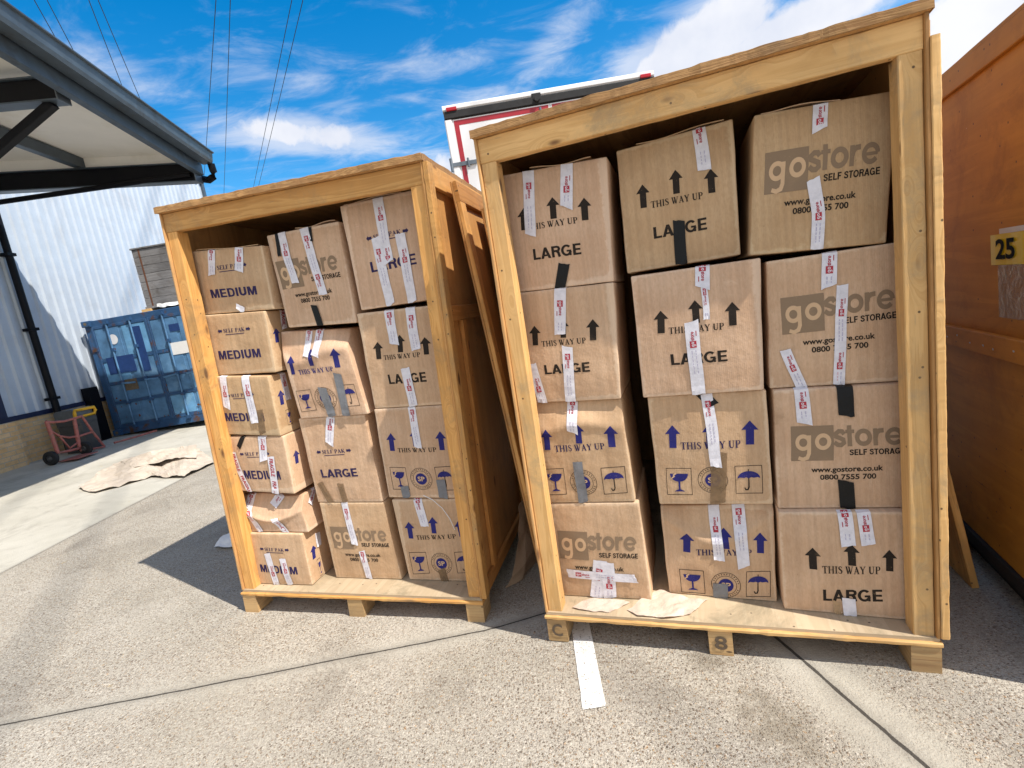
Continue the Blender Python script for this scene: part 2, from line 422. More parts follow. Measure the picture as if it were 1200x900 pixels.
def mat_ground():
    m, h, b, o = new_mat('concrete_yard')
    co = h.n('ShaderNodeTexCoord').outputs['Object']
    xyz = h.n('ShaderNodeSeparateXYZ', {0: co}); X, Y = xyz.outputs[0], xyz.outputs[1]
    p2 = h.n('ShaderNodeCombineXYZ', {0: X, 1: Y, 2: 0.0}).outputs[0]
    wob = h.m('MULTIPLY', h.m('SUBTRACT', h.noise(p2, 3.0, 3, .6), .5), .02)
    wob2 = h.m('MULTIPLY', h.m('SUBTRACT', h.noise(p2, .9, 4, .6), .5), .22)

    def line(a, c):
        dx, dy = c[0] - a[0], c[1] - a[1]; L = math.hypot(dx, dy); nx, ny = -dy / L, dx / L
        return h.m('ADD', h.m('ADD', h.m('MULTIPLY', X, nx), h.m('MULTIPLY', Y, ny)), -(a[0] * nx + a[1] * ny))
    j1 = line((-2.556, 2.056), (-.026, 2.34))
    j2 = line((.951, 1.816), (1.046, 1.282))
    j3 = line((-4.27, 3.5), (-4.25, 6.6))     # positive on the far (left) side
    j4 = line((-4.27, 8.9), (-9, 8.6))
    a1 = h.m('ABSOLUTE', h.m('ADD', j1, wob)); a2 = h.m('ABSOLUTE', h.m('ADD', j2, wob)); a3 = h.m('ABSOLUTE', h.m('ADD', j3, wob))
    near = h.m('GREATER_THAN', X, -4.25)
    # exposed aggregate
    vA = h.n('ShaderNodeTexVoronoi', {'Vector': p2, 'Scale': 105.0}, feature='F1')
    vB = h.n('ShaderNodeTexVoronoi', {'Vector': p2, 'Scale': 215.0}, feature='F1')
    ca = h.n('ShaderNodeSeparateColor', {0: vA.outputs['Color']}); cb = h.n('ShaderNodeSeparateColor', {0: vB.outputs['Color']})
    base = h.mix(h.ss(h.noise(p2, 1.1, 6, .62), .3, .7), (.405, .37, .30), (.535, .49, .41))
    base = h.mix(h.m('MULTIPLY', h.ss(h.noise(p2, 170, 4, .7), .40, .68), .6), base, (.22, .19, .155))
    base = h.mix(h.m('MULTIPLY', h.ss(h.noise(p2, 38, 5, .7), .45, .7), .4), base, (.25, .22, .18))
    stoneA = h.ramp(ca.outputs[0], (0, (.13, .10, .075)), (.18, (.28, .20, .135)), (.42, (.38, .33, .275)), (.72, (.48, .43, .365)), (.9, (.42, .30, .18)), (1, (.60, .56, .50)))
    stoneB = h.ramp(cb.outputs[0], (0, (.16, .125, .10)), (.35, (.38, .32, .25)), (.7, (.56, .51, .44)), (1, (.30, .24, .19)))
    mA = h.m('MULTIPLY', h.m('GREATER_THAN', ca.outputs[1], .34), h.ss(vA.outputs['Distance'], .34, .50, 1, 0))
    mB = h.m('MULTIPLY', h.m('GREATER_THAN', cb.outputs[1], .38), h.ss(vB.outputs['Distance'], .32, .5, 1, 0))
    expo = h.ss(h.noise(p2, .75, 5, .6), .30, .52, .6, 1.0)
    # smooth trowelled margins along the joints, smooth slab on the far side
    aw1 = h.m('ADD', a1, wob2); aw2 = h.m('ADD', a2, wob2)
    margin = h.m('MINIMUM', h.ss(aw1, .0, .13, .45, 1), h.ss(aw2, .05, .17, .2, 1))
    far = h.ss(h.m('ADD', j3, wob), -.02, .02, 0, 1)
    expo = h.m('MULTIPLY', h.m('MULTIPLY', expo, margin), h.m('SUBTRACT', 1.0, far))
    c = h.mix(h.m('MULTIPLY', mB, expo), base, stoneB)
    c = h.mix(h.m('MULTIPLY', mA, expo), c, stoneA)
    g1 = h.noise(p2, 82, 3, .66); g2 = h.noise(h.v('ADD', p2, (31.7, 5.2, 0)), 44, 4, .66)
    c = h.mix(h.m('MULTIPLY', h.m('MULTIPLY', h.ss(g1, .59, .64), expo), .72), c, (.15, .115, .085))
    c = h.mix(h.m('MULTIPLY', h.m('MULTIPLY', h.ss(g1, .42, .37), expo), .72), c, (.66, .60, .51))
    c = h.mix(h.m('MULTIPLY', h.m('MULTIPLY', h.ss(g2, .635, .68), expo), .62), c, (.18, .135, .10))
    c = h.mix(h.m('MULTIPLY', h.m('MULTIPLY', h.ss(g2, .36, .31), expo), .65), c, (.70, .63, .53))
    c = h.mix(h.m('MULTIPLY', h.m('MULTIPLY', h.ss(h.noise(p2, 47, 2, .5), .68, .72), expo), .6), c, (.44, .24, .09))
    smooth = h.mix(h.ss(h.noise(p2, .8, 7, .65, .5), .3, .7), (.42, .395, .33), (.53, .50, .43))
    smooth = h.mix(h.m('MULTIPLY', h.ss(h.noise(p2, 150, 3, .65), .55, .68), .35), smooth, (.27, .24, .20))
    c = h.mix(h.m('MULTIPLY', h.m('SUBTRACT', 1.0, margin), .55), c, smooth)
    c = h.mix(far, c, smooth)
    # weather stains, oil marks
    st = h.ss(h.noise(p2, 1.6, 7, .70, .6), .48, .70)
    c = h.mix(h.m('MULTIPLY', st, .42), c, (.18, .155, .125))
    pale = h.ss(h.noise(h.v('ADD', p2, (7.1, 3.3, 0)), .9, 6, .65, .4), .52, .70)
    c = h.mix(h.m('MULTIPLY', pale, .3), c, (.56, .51, .44))
    drk = h.ss(h.noise(p2, 9.0, 6, .75, .4), .58, .70)
    c = h.mix(h.m('MULTIPLY', drk, .25), c, (.15, .13, .11))
    trail = h.m('MULTIPLY', h.ss(h.m('ABSOLUTE', h.m('ADD', h.m('ADD', j2, .31), wob2)), .03, .16, 1, 0), h.ss(h.noise(p2, 5, 5, .65), .38, .62))
    c = h.mix(h.m('MULTIPLY', trail, .62), c, (.17, .14, .10))
    oil = h.ss(h.noise(p2, 3.4, 4, .6), .70, .76)
    c = h.mix(h.m('MULTIPLY', oil, .18), c, (.12, .10, .08))
    yel = h.ss(h.noise(p2, 6.1, 3, .5), .72, .76)
    c = h.mix(h.m('MULTIPLY', yel, .35), c, (.42, .30, .10))
    edge = h.m('MINIMUM', h.m('MINIMUM', a1, a2), a3)
    c = h.mix(h.ss(edge, .004, .05, .35, 0), c, (.16, .145, .125))
    jw = h.m('ADD', .0008, h.m('MULTIPLY', h.noise(p2, 14, 5, .75), .0078))
    jd1 = h.m('LESS_THAN', a1, jw)
    jd2 = h.m('LESS_THAN', a2, h.m('MULTIPLY', jw, 1.45))
    jd3 = h.m('MULTIPLY', h.m('LESS_THAN', a3, h.m('MULTIPLY', jw, .6)), .7)
    jj = h.m('MAXIMUM', h.m('MAXIMUM', jd1, jd2), jd3)
    c = h.mix(h.m('MULTIPLY', jj, .9), c, (.035, .03, .025))
    h.link(c, b.inputs['Base Color'])
    b.inputs['Roughness'].default_value = .88
    b.inputs['Specular IOR Level'].default_value = .3
    hh = h.m('ADD', h.m('MULTIPLY', h.m('ADD', mA, h.m('MULTIPLY', mB, .6)), expo), h.m('MULTIPLY', h.noise(p2, 90, 4, .65), .9))
    hh = h.m('SUBTRACT', hh, h.m('MULTIPLY', jj, 4.0))
    h.link(h.n('ShaderNodeBump', {'Height': hh, 'Strength': .8, 'Distance': .005}).outputs[0], b.inputs['Normal'])


mat_ground()


def mat_paint_line():
    m, h, b, o = new_mat('road_paint')
    co = h.n('ShaderNodeTexCoord').outputs['Object']
    v = h.n('ShaderNodeTexVoronoi', {'Vector': co, 'Scale': 95.0}, feature='F1')
    r_ = h.n('ShaderNodeSeparateColor', {0: v.outputs['Color']}).outputs[0]
    pit = h.m('MULTIPLY', h.m('GREATER_THAN', r_, .84), h.ss(v.outputs['Distance'], .2, .42, 1, 0))
    wear = h.ss(h.noise(co, 26, 6, .7), .62, .70)
    c = h.mix(h.ss(h.noise(co, 9, 5, .6), .3, .7), (.80, .79, .76), (.68, .665, .62))
    c = h.mix(h.m('MULTIPLY', wear, .6), c, (.45, .41, .35))
    g1 = h.noise(co, 75, 4, .68)
    c = h.mix(h.m('MULTIPLY', h.ss(g1, .60, .66), .7), c, (.24, .20, .16))
    c = h.mix(h.m('MULTIPLY', h.ss(h.noise(co, 30, 5, .7), .50, .66), .35), c, (.52, .48, .41))
    c = h.mix(h.m('MULTIPLY', pit, .85), c, (.16, .13, .10))
    h.link(c, b.inputs['Base Color'])
    b.inputs['Roughness'].default_value = .7
    h.link(h.n('ShaderNodeBump', {'Height': h.noise(co, 110, 3, .6), 'Strength': .4, 'Distance': .003}).outputs[0], b.inputs['Normal'])


mat_paint_line()
plain('cladding', (.49, .545, .61), .42, .1, var=.05, scale=4, dirt=(.45, .49, .54), dscale=1.1)
plain('navy_trim', (.012, .018, .055), .4, var=.15)
plain('black_steel', (.004, .004, .006), .5, var=.2, spec=.2)
plain('dark_void', (.006, .006, .007), .9, var=.1)
plain('galv', (.16, .185, .21), .42, .55, var=.15, scale=8, dirt=(.11, .12, .13))
plain('gutter_grey', (.085, .11, .135), .4, .3, var=.15, scale=6, dirt=(.07, .08, .09))
plain('soffit', (.86, .83, .77), .6, var=.03, scale=3, dirt=(.78, .74, .66), dscale=1.0)
plain('container_blue', (.085, .20, .36), .55, .0, var=.3, scale=5, dirt=(.14, .27, .43), dscale=2.4, bump=.1)
plain('container_dark', (.03, .085, .19), .45, var=.2, scale=6, dirt=(.10, .045, .02), dscale=5)
plain('container_pale', (.13, .31, .52), .5, var=.25, scale=5, dirt=(.19, .37, .55), dscale=3)
plain('container_patch', (.018, .048, .16), .4, var=.15)
plain('rust', (.13, .05, .022), .85, var=.3, scale=30)
plain('brass_plate', (.17, .13, .085), .6, .3, var=.25, scale=20)
plain('white_paint', (.78, .78, .79), .35, var=.03, scale=3, dirt=(.66, .66, .65), dscale=2)
plain('white_paper', (.76, .75, .73), .75, var=.05, scale=8)
plain('truck_red', (.36, .018, .03), .35, var=.08)
plain('lamp_red', (.42, .012, .02), .2, var=.05)
plain('lamp_amber', (.6, .2, .02), .2, var=.05)
plain('rubber', (.015, .015, .016), .8, var=.3, scale=20, bump=.3)
plain('cart_red', (.38, .12, .10), .55, var=.25, scale=20, dirt=(.24, .12, .09), dscale=9)
plain('yellow_plastic', (.72, .40, .02), .4, var=.08)
plain('bin_grey', (.055, .057, .06), .5, var=.15)
plain('label_yellow', (.80, .58, .015), .4, var=.05)
plain('label_black', (.006, .006, .006), .7, var=.1, spec=.1)
plain('mud', (.12, .085, .055), .9, var=.3)


def mat_brick():
    m, h, b, o = new_mat('buff_brick')
    uv = h.n('ShaderNodeUVMap').outputs[0]
    br = h.n('ShaderNodeTexBrick', {'Vector': uv, 'Color1': (.66, .42, .19, 1), 'Color2': (.74, .53, .29, 1), 'Mortar': (.48, .42, .33, 1), 'Scale': 1.0, 'Mortar Size': .006, 'Bias': 0.0, 'Brick Width': .225, 'Row Height': .075})
    c = h.mix(h.m('MULTIPLY', h.ss(h.noise(uv, 12, 5, .65), .4, .7), .4), br.outputs[0], (.40, .25, .12))
    h.link(c, b.inputs['Base Color'])
    b.inputs['Roughness'].default_value = .88
    h.link(h.n('ShaderNodeBump', {'Height': h.m('ADD', h.m('MULTIPLY', br.outputs[1], -1.0), h.m('MULTIPLY', h.noise(uv, 90, 3, .6), .3)), 'Strength': .5, 'Distance': .006}).outputs[0], b.inputs['Normal'])


mat_brick()


def mat_kraft(name, c1, c2):
    m, h, b, o = new_mat(name)
    co = h.n('ShaderNodeTexCoord').outputs['Object']
    c = h.mix(h.ss(h.noise(co, 7, 6, .65), .3, .7), c1, c2)
    h.link(c, b.inputs['Base Color'])
    b.inputs['Roughness'].default_value = .8
    h.link(h.n('ShaderNodeBump', {'Height': h.noise(co, 26, 5, .65, .6), 'Strength': .5, 'Distance': .012}).outputs[0], b.inputs['Normal'])


mat_kraft('kraft_pale', (.46, .385, .305), (.57, .485, .395))
mat_kraft('kraft_brown', (.36, .25, .16), (.45, .32, .21))
mat_kraft('paper_torn', (.55, .43, .34), (.68, .55, .45))

BOXES = {
 'LA1': {'c': [[0.0337, 0.11, 2.1048], [0.5048, 0.11, 2.0744], [0.5048, 0.11, 1.7381], [0.0389, 0.11, 1.7593]], 'w': 0.4693, 'h': 0.3409, 'f': [('pak', [0.1279, 0.2294], [0.2277, 0.0072], [-0.0007, 0.0228]), ('txt', 'MEDIUM', 'navy', [0.0844, 0.0849], [0.3036, 0.0013], [-0.0003, 0.046]), ('tape', 'white', 0.0459, [[0.1533, 0.3506], [0.1269, 0.2068]]), ('tape', 'white', 0.0519, [[0.3287, 0.3517], [0.3062, 0.2145]]), ('tape', 'white', 0.0519, [[0.2646, 0.0349], [0.2565, 0.002]])], 's': []},
 'LA2': {'c': [[0.0234, 0.1, 1.7563], [0.452, 0.1, 1.7351], [0.4478, 0.1, 1.4003], [0.0184, 0.1, 1.4157]], 'w': 0.4294, 'h': 0.3377, 'f': [('pak', [0.1036, 0.2343], [0.2167, 0.0041], [-0.0004, 0.0217]), ('txt', 'MEDIUM', 'navy', [0.0769, 0.0885], [0.2779, 0.0012], [-0.0002, 0.0478])], 's': [('arr', 'blue', [0.0525, 0.1617], [0.1019, -0.0067], [0.0074, 0.0792]), ('tape', 'fragile', 0.0668, [[0.1369, 0.3405], [0.1259, 0.2318]])]},
 'LA3': {'c': [[0.039, 0.075, 1.4127], [0.4133, 0.075, 1.3863], [0.4198, 0.075, 1.046], [0.0369, 0.075, 1.0756]], 'w': 0.3796, 'h': 0.3388, 'f': [('pak', [0.0813, 0.219], [0.1869, 0.0106], [-0.0011, 0.0187]), ('txt', 'MEDIUM', 'navy', [0.0393, 0.0808], [0.2614, 0.0049], [0.0, 0.0472]), ('tape', 'brown', 0.0451, [[0.2791, 0.1485], [0.2708, 0.0122]]), ('tape', 'white', 0.0469, [[0.0817, 0.3386], [0.0731, 0.1584]]), ('tape', 'white', 0.0507, [[0.233, 0.3423], [0.2378, 0.0747]])], 's': [('arr', 'blue', [0.0628, 0.1662], [0.1082, -0.0273], [0.0068, 0.0807]), ('glass', [0.0757, 0.0441], [0.041, 0.0], [0.0, 0.086]), ('tape', 'white', 0.1157, [[0.1112, 0.3254], [0.1162, 0.1833]])]},
 'LA4': {'c': [[0.0283, 0.08, 1.0608], [0.4295, 0.08, 1.043], [0.4344, 0.08, 0.7026], [0.0409, 0.08, 0.7312]], 'w': 0.398, 'h': 0.3351, 'f': [('pak', [0.0925, 0.2213], [0.196, 0.0046], [-0.0005, 0.0196]), ('txt', 'MEDIUM', 'navy', [0.0816, 0.0803], [0.2468, 0.0036], [-0.0005, 0.0514]), ('tape', 'black', 0.0271, [[0.1376, 0.338], [0.0947, 0.2717]]), ('tape', 'white', 0.0524, [[0.2601, 0.3342], [0.2448, 0.1933]]), ('tape', 'fragile', 0.0368, [[0.0487, 0.243], [0.0591, 0.1194], [0.0998, -0.0084]]), ('tape', 'fragile', 0.0446, [[0.2981, 0.2194], [0.2714, -0.0061]])], 's': [('arr', 'blue', [0.0691, 0.1567], [0.111, -0.0441], [0.0075, 0.0745])]},
 'LA5': {'c': [[-0.0212, 0.14, 0.6969], [0.4396, 0.14, 0.679], [0.4663, 0.09, 0.4638], [0.0359, 0.09, 0.4711]], 'w': 0.4459, 'h': 0.2304, 'f': [('tape', 'white', 0.0569, [[0.1022, 0.2302], [0.0779, 0.1464]]), ('tape', 'white', 0.0417, [[0.0794, 0.1418], [0.1141, 0.0004]]), ('tape', 'white', 0.0512, [[0.2917, 0.2277], [0.2464, 0.1664]]), ('tape', 'white', 0.0474, [[0.2471, 0.092], [0.292, -0.0014]])], 's': [('tape', 'white', 0.1252, [[0.0986, 0.2241], [0.0676, 0.1503]])]},
 'LA6': {'c': [[0.0578, 0.075, 0.4681], [0.4276, 0.075, 0.4608], [0.4418, 0.07, 0.143], [0.0598, 0.07, 0.143]], 'w': 0.3759, 'h': 0.3217, 'f': [('pak', [0.0699, 0.2165], [0.2004, -0.0035], [0.0003, 0.02]), ('txt', 'MEDIUM', 'navy', [0.0401, 0.0797], [0.2569, -0.0094], [0.0001, 0.0475]), ('tape', 'white', 0.0437, [[0.1172, 0.2008], [0.137, 0.0036]]), ('tape', 'white', 0.0419, [[0.2158, 0.1697], [0.2312, -0.0027]])], 's': [('arr', 'blue', [0.0591, 0.1359], [0.1035, -0.0609], [0.0124, 0.0778]), ('glass', [0.0753, 0.0124], [0.0309, 0.0], [0.0, 0.1041]), ('tape', 'white', 0.0881, [[0.1313, 0.2661], [0.1209, 0.1858]])]},
 'LB1': {'c': [[0.5088, 0.15, 2.1266], [0.9465, 0.15, 2.1354], [0.957, 0.15, 1.6157], [0.5402, 0.15, 1.6328]], 'w': 0.4275, 'h': 0.5073, 'f': [('logo', [0.0186, 0.3611], [0.3631, 0.0084], [-0.0046, 0.1513]), ('tape', 'black', 0.0213, [[0.0639, 0.5067], [0.0575, 0.386]]), ('tape', 'black', 0.0178, [[0.2665, 0.5072], [0.2615, 0.4344]]), ('tape', 'white', 0.0444, [[0.0953, 0.5067], [0.0992, 0.3729], [0.1156, 0.2352]]), ('tape', 'white', 0.0498, [[0.2319, 0.5054], [0.2461, 0.3387], [0.2693, 0.1584]]), ('tape', 'black', 0.0373, [[0.1964, 0.1094], [0.2078, -0.0054]])], 's': []},
 'LB2': {'c': [[0.456, 0.185, 1.6155], [0.8677, 0.185, 1.5923], [0.9364, 0.145, 1.1237], [0.5114, 0.145, 1.1232]], 'w': 0.4187, 'h': 0.4861, 'f': [('arr', 'blue', [0.0403, 0.2511], [0.0517, 0.0004], [0.0104, 0.1029]), ('arr', 'blue', [0.1811, 0.293], [0.055, 0.0005], [0.0131, 0.095]), ('arr', 'blue', [0.3319, 0.2754], [0.0665, 0.0005], [0.0092, 0.108]), ('way', 'blue', [0.0772, 0.2468], [0.2248, 0.0104], [0.0001, 0.0263]), ('glass', [0.0228, 0.0393], [0.0954, 0.0041], [0.0012, 0.1177]), ('seal', [0.1992, 0.1074], [0.0627, 0.0], [0.0, 0.0627]), ('umb', [0.3112, 0.054], [0.0782, 0.0004], [-0.0002, 0.1216]), ('tape', 'white', 0.0406, [[0.1902, 0.4925], [0.1568, 0.3463]]), ('tape', 'white', 0.046, [[0.2584, 0.4982], [0.22, 0.3456]]), ('tape', 'grey', 0.0514, [[0.1997, 0.1694], [0.205, 0.0048]]), ('tape', 'grey', 0.046, [[0.3156, 0.2417], [0.2939, 0.0068]])], 's': []},
 'LB3': {'c': [[0.4836, 0.16, 1.1202], [0.9073, 0.16, 1.1207], [0.9341, 0.155, 0.6149], [0.5134, 0.155, 0.6193]], 'w': 0.4222, 'h': 0.5042, 'f': [('pak', [0.0722, 0.2931], [0.2213, 0.0035], [-0.0003, 0.0221]), ('txt', 'LARGE', 'navy', [0.0678, 0.1516], [0.2362, 0.0029], [-0.0002, 0.0488]), ('tape', 'white', 0.0507, [[0.2089, 0.4979], [0.173, 0.3484]]), ('tape', 'brown', 0.0423, [[0.0456, 0.1215], [0.0905, 0.0006]]), ('tape', 'brown', 0.0395, [[0.1803, 0.1153], [0.1846, 0.0042]])], 's': []},
 'LB4': {'c': [[0.5188, 0.155, 0.6163], [0.9339, 0.155, 0.6119], [0.9718, 0.155, 0.143], [0.5411, 0.155, 0.143]], 'w': 0.423, 'h': 0.4721, 'f': [('logo', [0.0378, 0.3272], [0.3583, -0.0063], [0.003, 0.1361]), ('tape', 'white', 0.0416, [[0.1717, 0.4742], [0.1844, 0.2184]]), ('tape', 'white', 0.0382, [[0.2166, 0.1786], [0.2228, -0.0127]])], 's': []},
 'LC1': {'c': [[0.9693, 0.15, 2.2054], [1.3977, 0.15, 2.2186], [1.3917, 0.15, 1.6875], [0.9949, 0.15, 1.6774]], 'w': 0.4128, 'h': 0.5299, 'f': [('pak', [0.1106, 0.3337], [0.2345, 0.0026], [-0.0003, 0.0235]), ('txt', 'LARGE', 'navy', [0.1056, 0.178], [0.2553, 0.0037], [-0.0011, 0.0524]), ('tape', 'white', 0.0546, [[0.2072, 0.534], [0.2144, 0.2114]]), ('tape', 'white', 0.0517, [[0.1655, 0.3436], [0.1805, 0.0003]]), ('tape', 'white', 0.0517, [[0.3002, 0.3382], [0.3079, -0.014]])], 's': []},
 'LC2': {'c': [[0.961, 0.155, 1.6622], [1.3931, 0.155, 1.6595], [1.3832, 0.155, 1.146], [0.9766, 0.155, 1.1504]], 'w': 0.4194, 'h': 0.5128, 'f': [('arr', 'black', [0.0865, 0.2656], [0.0601, -0.0016], [0.0035, 0.0907]), ('arr', 'black', [0.2169, 0.2918], [0.0583, -0.0017], [0.0086, 0.0905]), ('arr', 'black', [0.3547, 0.2678], [0.0596, -0.0016], [0.0008, 0.0904]), ('way', 'black', [0.1154, 0.2581], [0.205, 0.0009], [-0.0005, 0.0246]), ('txt', 'LARGE', 'black', [0.1158, 0.1284], [0.2201, -0.0009], [-0.001, 0.0512]), ('tape', 'white', 0.053, [[0.1836, 0.5237], [0.1893, 0.335]]), ('tape', 'white', 0.05, [[0.2971, 0.5262], [0.3041, 0.2974]]), ('tape', 'white', 0.05, [[0.2283, 0.2086], [0.2388, 0.0061]])], 's': []},
 'LC3': {'c': [[0.9698, 0.155, 1.1474], [1.3868, 0.155, 1.143], [1.3836, 0.155, 0.6294], [0.9742, 0.155, 0.641]], 'w': 0.4133, 'h': 0.51, 'f': [('arr', 'blue', [0.0731, 0.273], [0.0571, -0.0019], [0.0043, 0.1011]), ('arr', 'blue', [0.2166, 0.2958], [0.055, -0.002], [-0.0012, 0.0881]), ('arr', 'blue', [0.3617, 0.2702], [0.059, -0.002], [-0.0001, 0.1026]), ('way', 'black', [0.1036, 0.264], [0.2262, -0.0018], [-0.0002, 0.0245]), ('glass', [0.0378, 0.05], [0.0973, -0.0026], [-0.0003, 0.1278]), ('seal', [0.2185, 0.1112], [0.0621, 0.0], [0.0, 0.0621]), ('umb', [0.3117, 0.0439], [0.0917, 0.0029], [-0.0074, 0.1327]), ('tape', 'white', 0.0428, [[0.2216, 0.5108], [0.2308, 0.288]]), ('tape', 'grey', 0.0491, [[0.108, 0.0685], [0.1111, -0.0001]]), ('tape', 'grey', 0.0491, [[0.3285, 0.1072], [0.3323, 0.0002]])], 's': []},
 'LC4': {'c': [[0.9875, 0.155, 0.6267], [1.3842, 0.155, 0.6264], [1.3842, 0.155, 0.143], [1.0199, 0.155, 0.143]], 'w': 0.3804, 'h': 0.4841, 'f': [('arr', 'blue', [0.0703, 0.256], [0.0589, -0.0013], [0.0037, 0.0991]), ('arr', 'blue', [0.2173, 0.2887], [0.057, -0.0014], [0.0016, 0.0949]), ('arr', 'blue', [0.3716, 0.2658], [0.0558, -0.0013], [-0.0095, 0.0946]), ('way', 'black', [0.1019, 0.2498], [0.2372, 0.008], [-0.0006, 0.0252]), ('glass', [0.0343, 0.0379], [0.1048, 0.0071], [0.0026, 0.1308]), ('seal', [0.2278, 0.1081], [0.0625, 0.0], [0.0, 0.0625]), ('umb', [0.3164, 0.0513], [0.103, 0.0052], [-0.0018, 0.1237]), ('tape', 'white', 0.0477, [[0.1514, 0.4876], [0.1692, 0.3302]]), ('tape', 'brown', 0.0477, [[0.2207, 0.076], [0.2293, 0.003]])], 's': []},
 'RA1': {'c': [[0.0396, 0.15, 2.1145], [0.498, 0.15, 2.0876], [0.4676, 0.15, 1.5953], [0.0273, 0.15, 1.6155]], 'w': 0.45, 'h': 0.4962, 'f': [('arr', 'black', [0.0837, 0.2593], [0.0574, -0.0018], [0.0071, 0.0903]), ('arr', 'black', [0.2186, 0.2861], [0.0567, -0.002], [0.0026, 0.087]), ('arr', 'black', [0.3491, 0.2622], [0.0565, -0.0019], [0.0003, 0.0896]), ('way', 'black', [0.1031, 0.2545], [0.2152, 0.0003], [-0.0004, 0.0254]), ('txt', 'LARGE', 'black', [0.111, 0.1286], [0.2119, -0.0009], [-0.0008, 0.046]), ('tape', 'white', 0.0489, [[0.127, 0.4969], [0.1097, 0.2321]]), ('tape', 'white', 0.0505, [[0.2914, 0.5122], [0.2768, 0.3223]]), ('tape', 'black', 0.0489, [[0.2458, 0.0973], [0.2178, -0.0009]])], 's': []},
 'RA2': {'c': [[0.0315, 0.145, 1.6125], [0.4679, 0.145, 1.5923], [0.4413, 0.145, 1.0946], [0.036, 0.145, 1.1095]], 'w': 0.4212, 'h': 0.5007, 'f': [('arr', 'black', [0.0621, 0.2636], [0.0518, -0.0017], [0.007, 0.0872]), ('arr', 'black', [0.1939, 0.2878], [0.0527, -0.0019], [0.0057, 0.0792]), ('arr', 'black', [0.3215, 0.2659], [0.0553, -0.0019], [0.0036, 0.0901]), ('way', 'black', [0.0908, 0.2549], [0.2011, 0.0013], [-0.0005, 0.025]), ('txt', 'LARGE', 'black', [0.0847, 0.1298], [0.2122, 0.0014], [-0.0007, 0.0422]), ('tape', 'white', 0.0501, [[0.2021, 0.5052], [0.1806, 0.303]]), ('tape', 'white', 0.0486, [[0.2074, 0.2477], [0.1915, -0.0029]]), ('tape', 'white', 0.044, [[0.0307, 0.1805], [0.0573, 0.0048]])], 's': []},
 'RA3': {'c': [[0.031, 0.17, 1.1065], [0.4393, 0.17, 1.0916], [0.4512, 0.14, 0.6235], [0.0517, 0.14, 0.6226]], 'w': 0.404, 'h': 0.4772, 'f': [('arr', 'blue', [0.0426, 0.2584], [0.055, -0.0009], [0.0092, 0.0992]), ('arr', 'blue', [0.1947, 0.2862], [0.0585, -0.0011], [0.0081, 0.0919]), ('arr', 'blue', [0.3407, 0.2639], [0.0643, -0.0012], [0.0047, 0.1007]), ('way', 'navy', [0.0758, 0.2478], [0.2325, 0.0076], [-0.0002, 0.0297]), ('glass', [-0.0006, 0.0414], [0.0958, 0.0036], [0.006, 0.1241]), ('seal', [0.1856, 0.1003], [0.0618, 0.0], [0.0, 0.0618]), ('umb', [0.2719, 0.0398], [0.103, 0.0046], [0.0052, 0.1279]), ('tape', 'white', 0.048, [[0.1903, 0.4787], [0.1743, 0.3379]]), ('tape', 'grey', 0.0456, [[0.1745, 0.2004], [0.1686, -0.0047]])], 's': []},
 'RA4': {'c': [[0.0514, 0.14, 0.6196], [0.4646, 0.14, 0.6205], [0.4741, 0.14, 0.143], [0.06, 0.14, 0.143]], 'w': 0.4136, 'h': 0.4771, 'f': [('logo', [0.0201, 0.3414], [0.365, -0.008], [0.0079, 0.1435]), ('tape', 'white', 0.0664, [[0.2064, 0.1967], [0.1565, -0.0104]]), ('tape', 'white', 0.0664, [[0.2371, 0.1885], [0.224, -0.0062]]), ('tape', 'white', 0.0429, [[0.0368, 0.1239], [0.3584, 0.1086]])], 's': []},
 'RB1': {'c': [[0.533, 0.2, 2.1105], [0.9689, 0.2, 2.1242], [0.9598, 0.2, 1.6216], [0.5216, 0.2, 1.6202]], 'w': 0.4371, 'h': 0.4965, 'f': [('arr', 'black', [0.0892, 0.2506], [0.0515, -0.0028], [0.0013, 0.0915]), ('arr', 'black', [0.2184, 0.276], [0.0529, -0.0033], [0.0006, 0.0908]), ('arr', 'black', [0.3483, 0.2498], [0.0513, -0.003], [-0.0002, 0.0885]), ('way', 'black', [0.1173, 0.2429], [0.1991, -0.0075], [-0.0002, 0.0258]), ('txt', 'LARGE', 'black', [0.1161, 0.1204], [0.2074, -0.0019], [-0.0003, 0.0461]), ('tape', 'white', 0.0484, [[0.3136, 0.5218], [0.3267, 0.3385]]), ('tape', 'black', 0.0454, [[0.2184, 0.1722], [0.2168, 0.001]])], 's': []},
 'RB2': {'c': [[0.5399, 0.135, 1.6045], [1.0193, 0.135, 1.5964], [0.997, 0.13, 1.0881], [0.5379, 0.13, 1.0961]], 'w': 0.4693, 'h': 0.5087, 'f': [('arr', 'black', [0.0971, 0.2648], [0.0569, -0.0024], [0.0046, 0.0915]), ('arr', 'black', [0.2321, 0.2913], [0.0555, -0.0026], [0.0007, 0.0902]), ('arr', 'black', [0.3667, 0.266], [0.0557, -0.0025], [0.0007, 0.0919]), ('way', 'black', [0.1266, 0.2575], [0.2088, -0.0027], [-0.0005, 0.0264]), ('txt', 'LARGE', 'black', [0.123, 0.1299], [0.2193, -0.0017], [-0.0009, 0.0454]), ('tape', 'white', 0.0532, [[0.2693, 0.5209], [0.265, 0.4263]]), ('tape', 'white', 0.0239, [[0.27, 0.4288], [0.2739, 0.3665], [0.2708, 0.3004]]), ('tape', 'white', 0.0532, [[0.2128, 0.3003], [0.2253, 0.0039]])], 's': []},
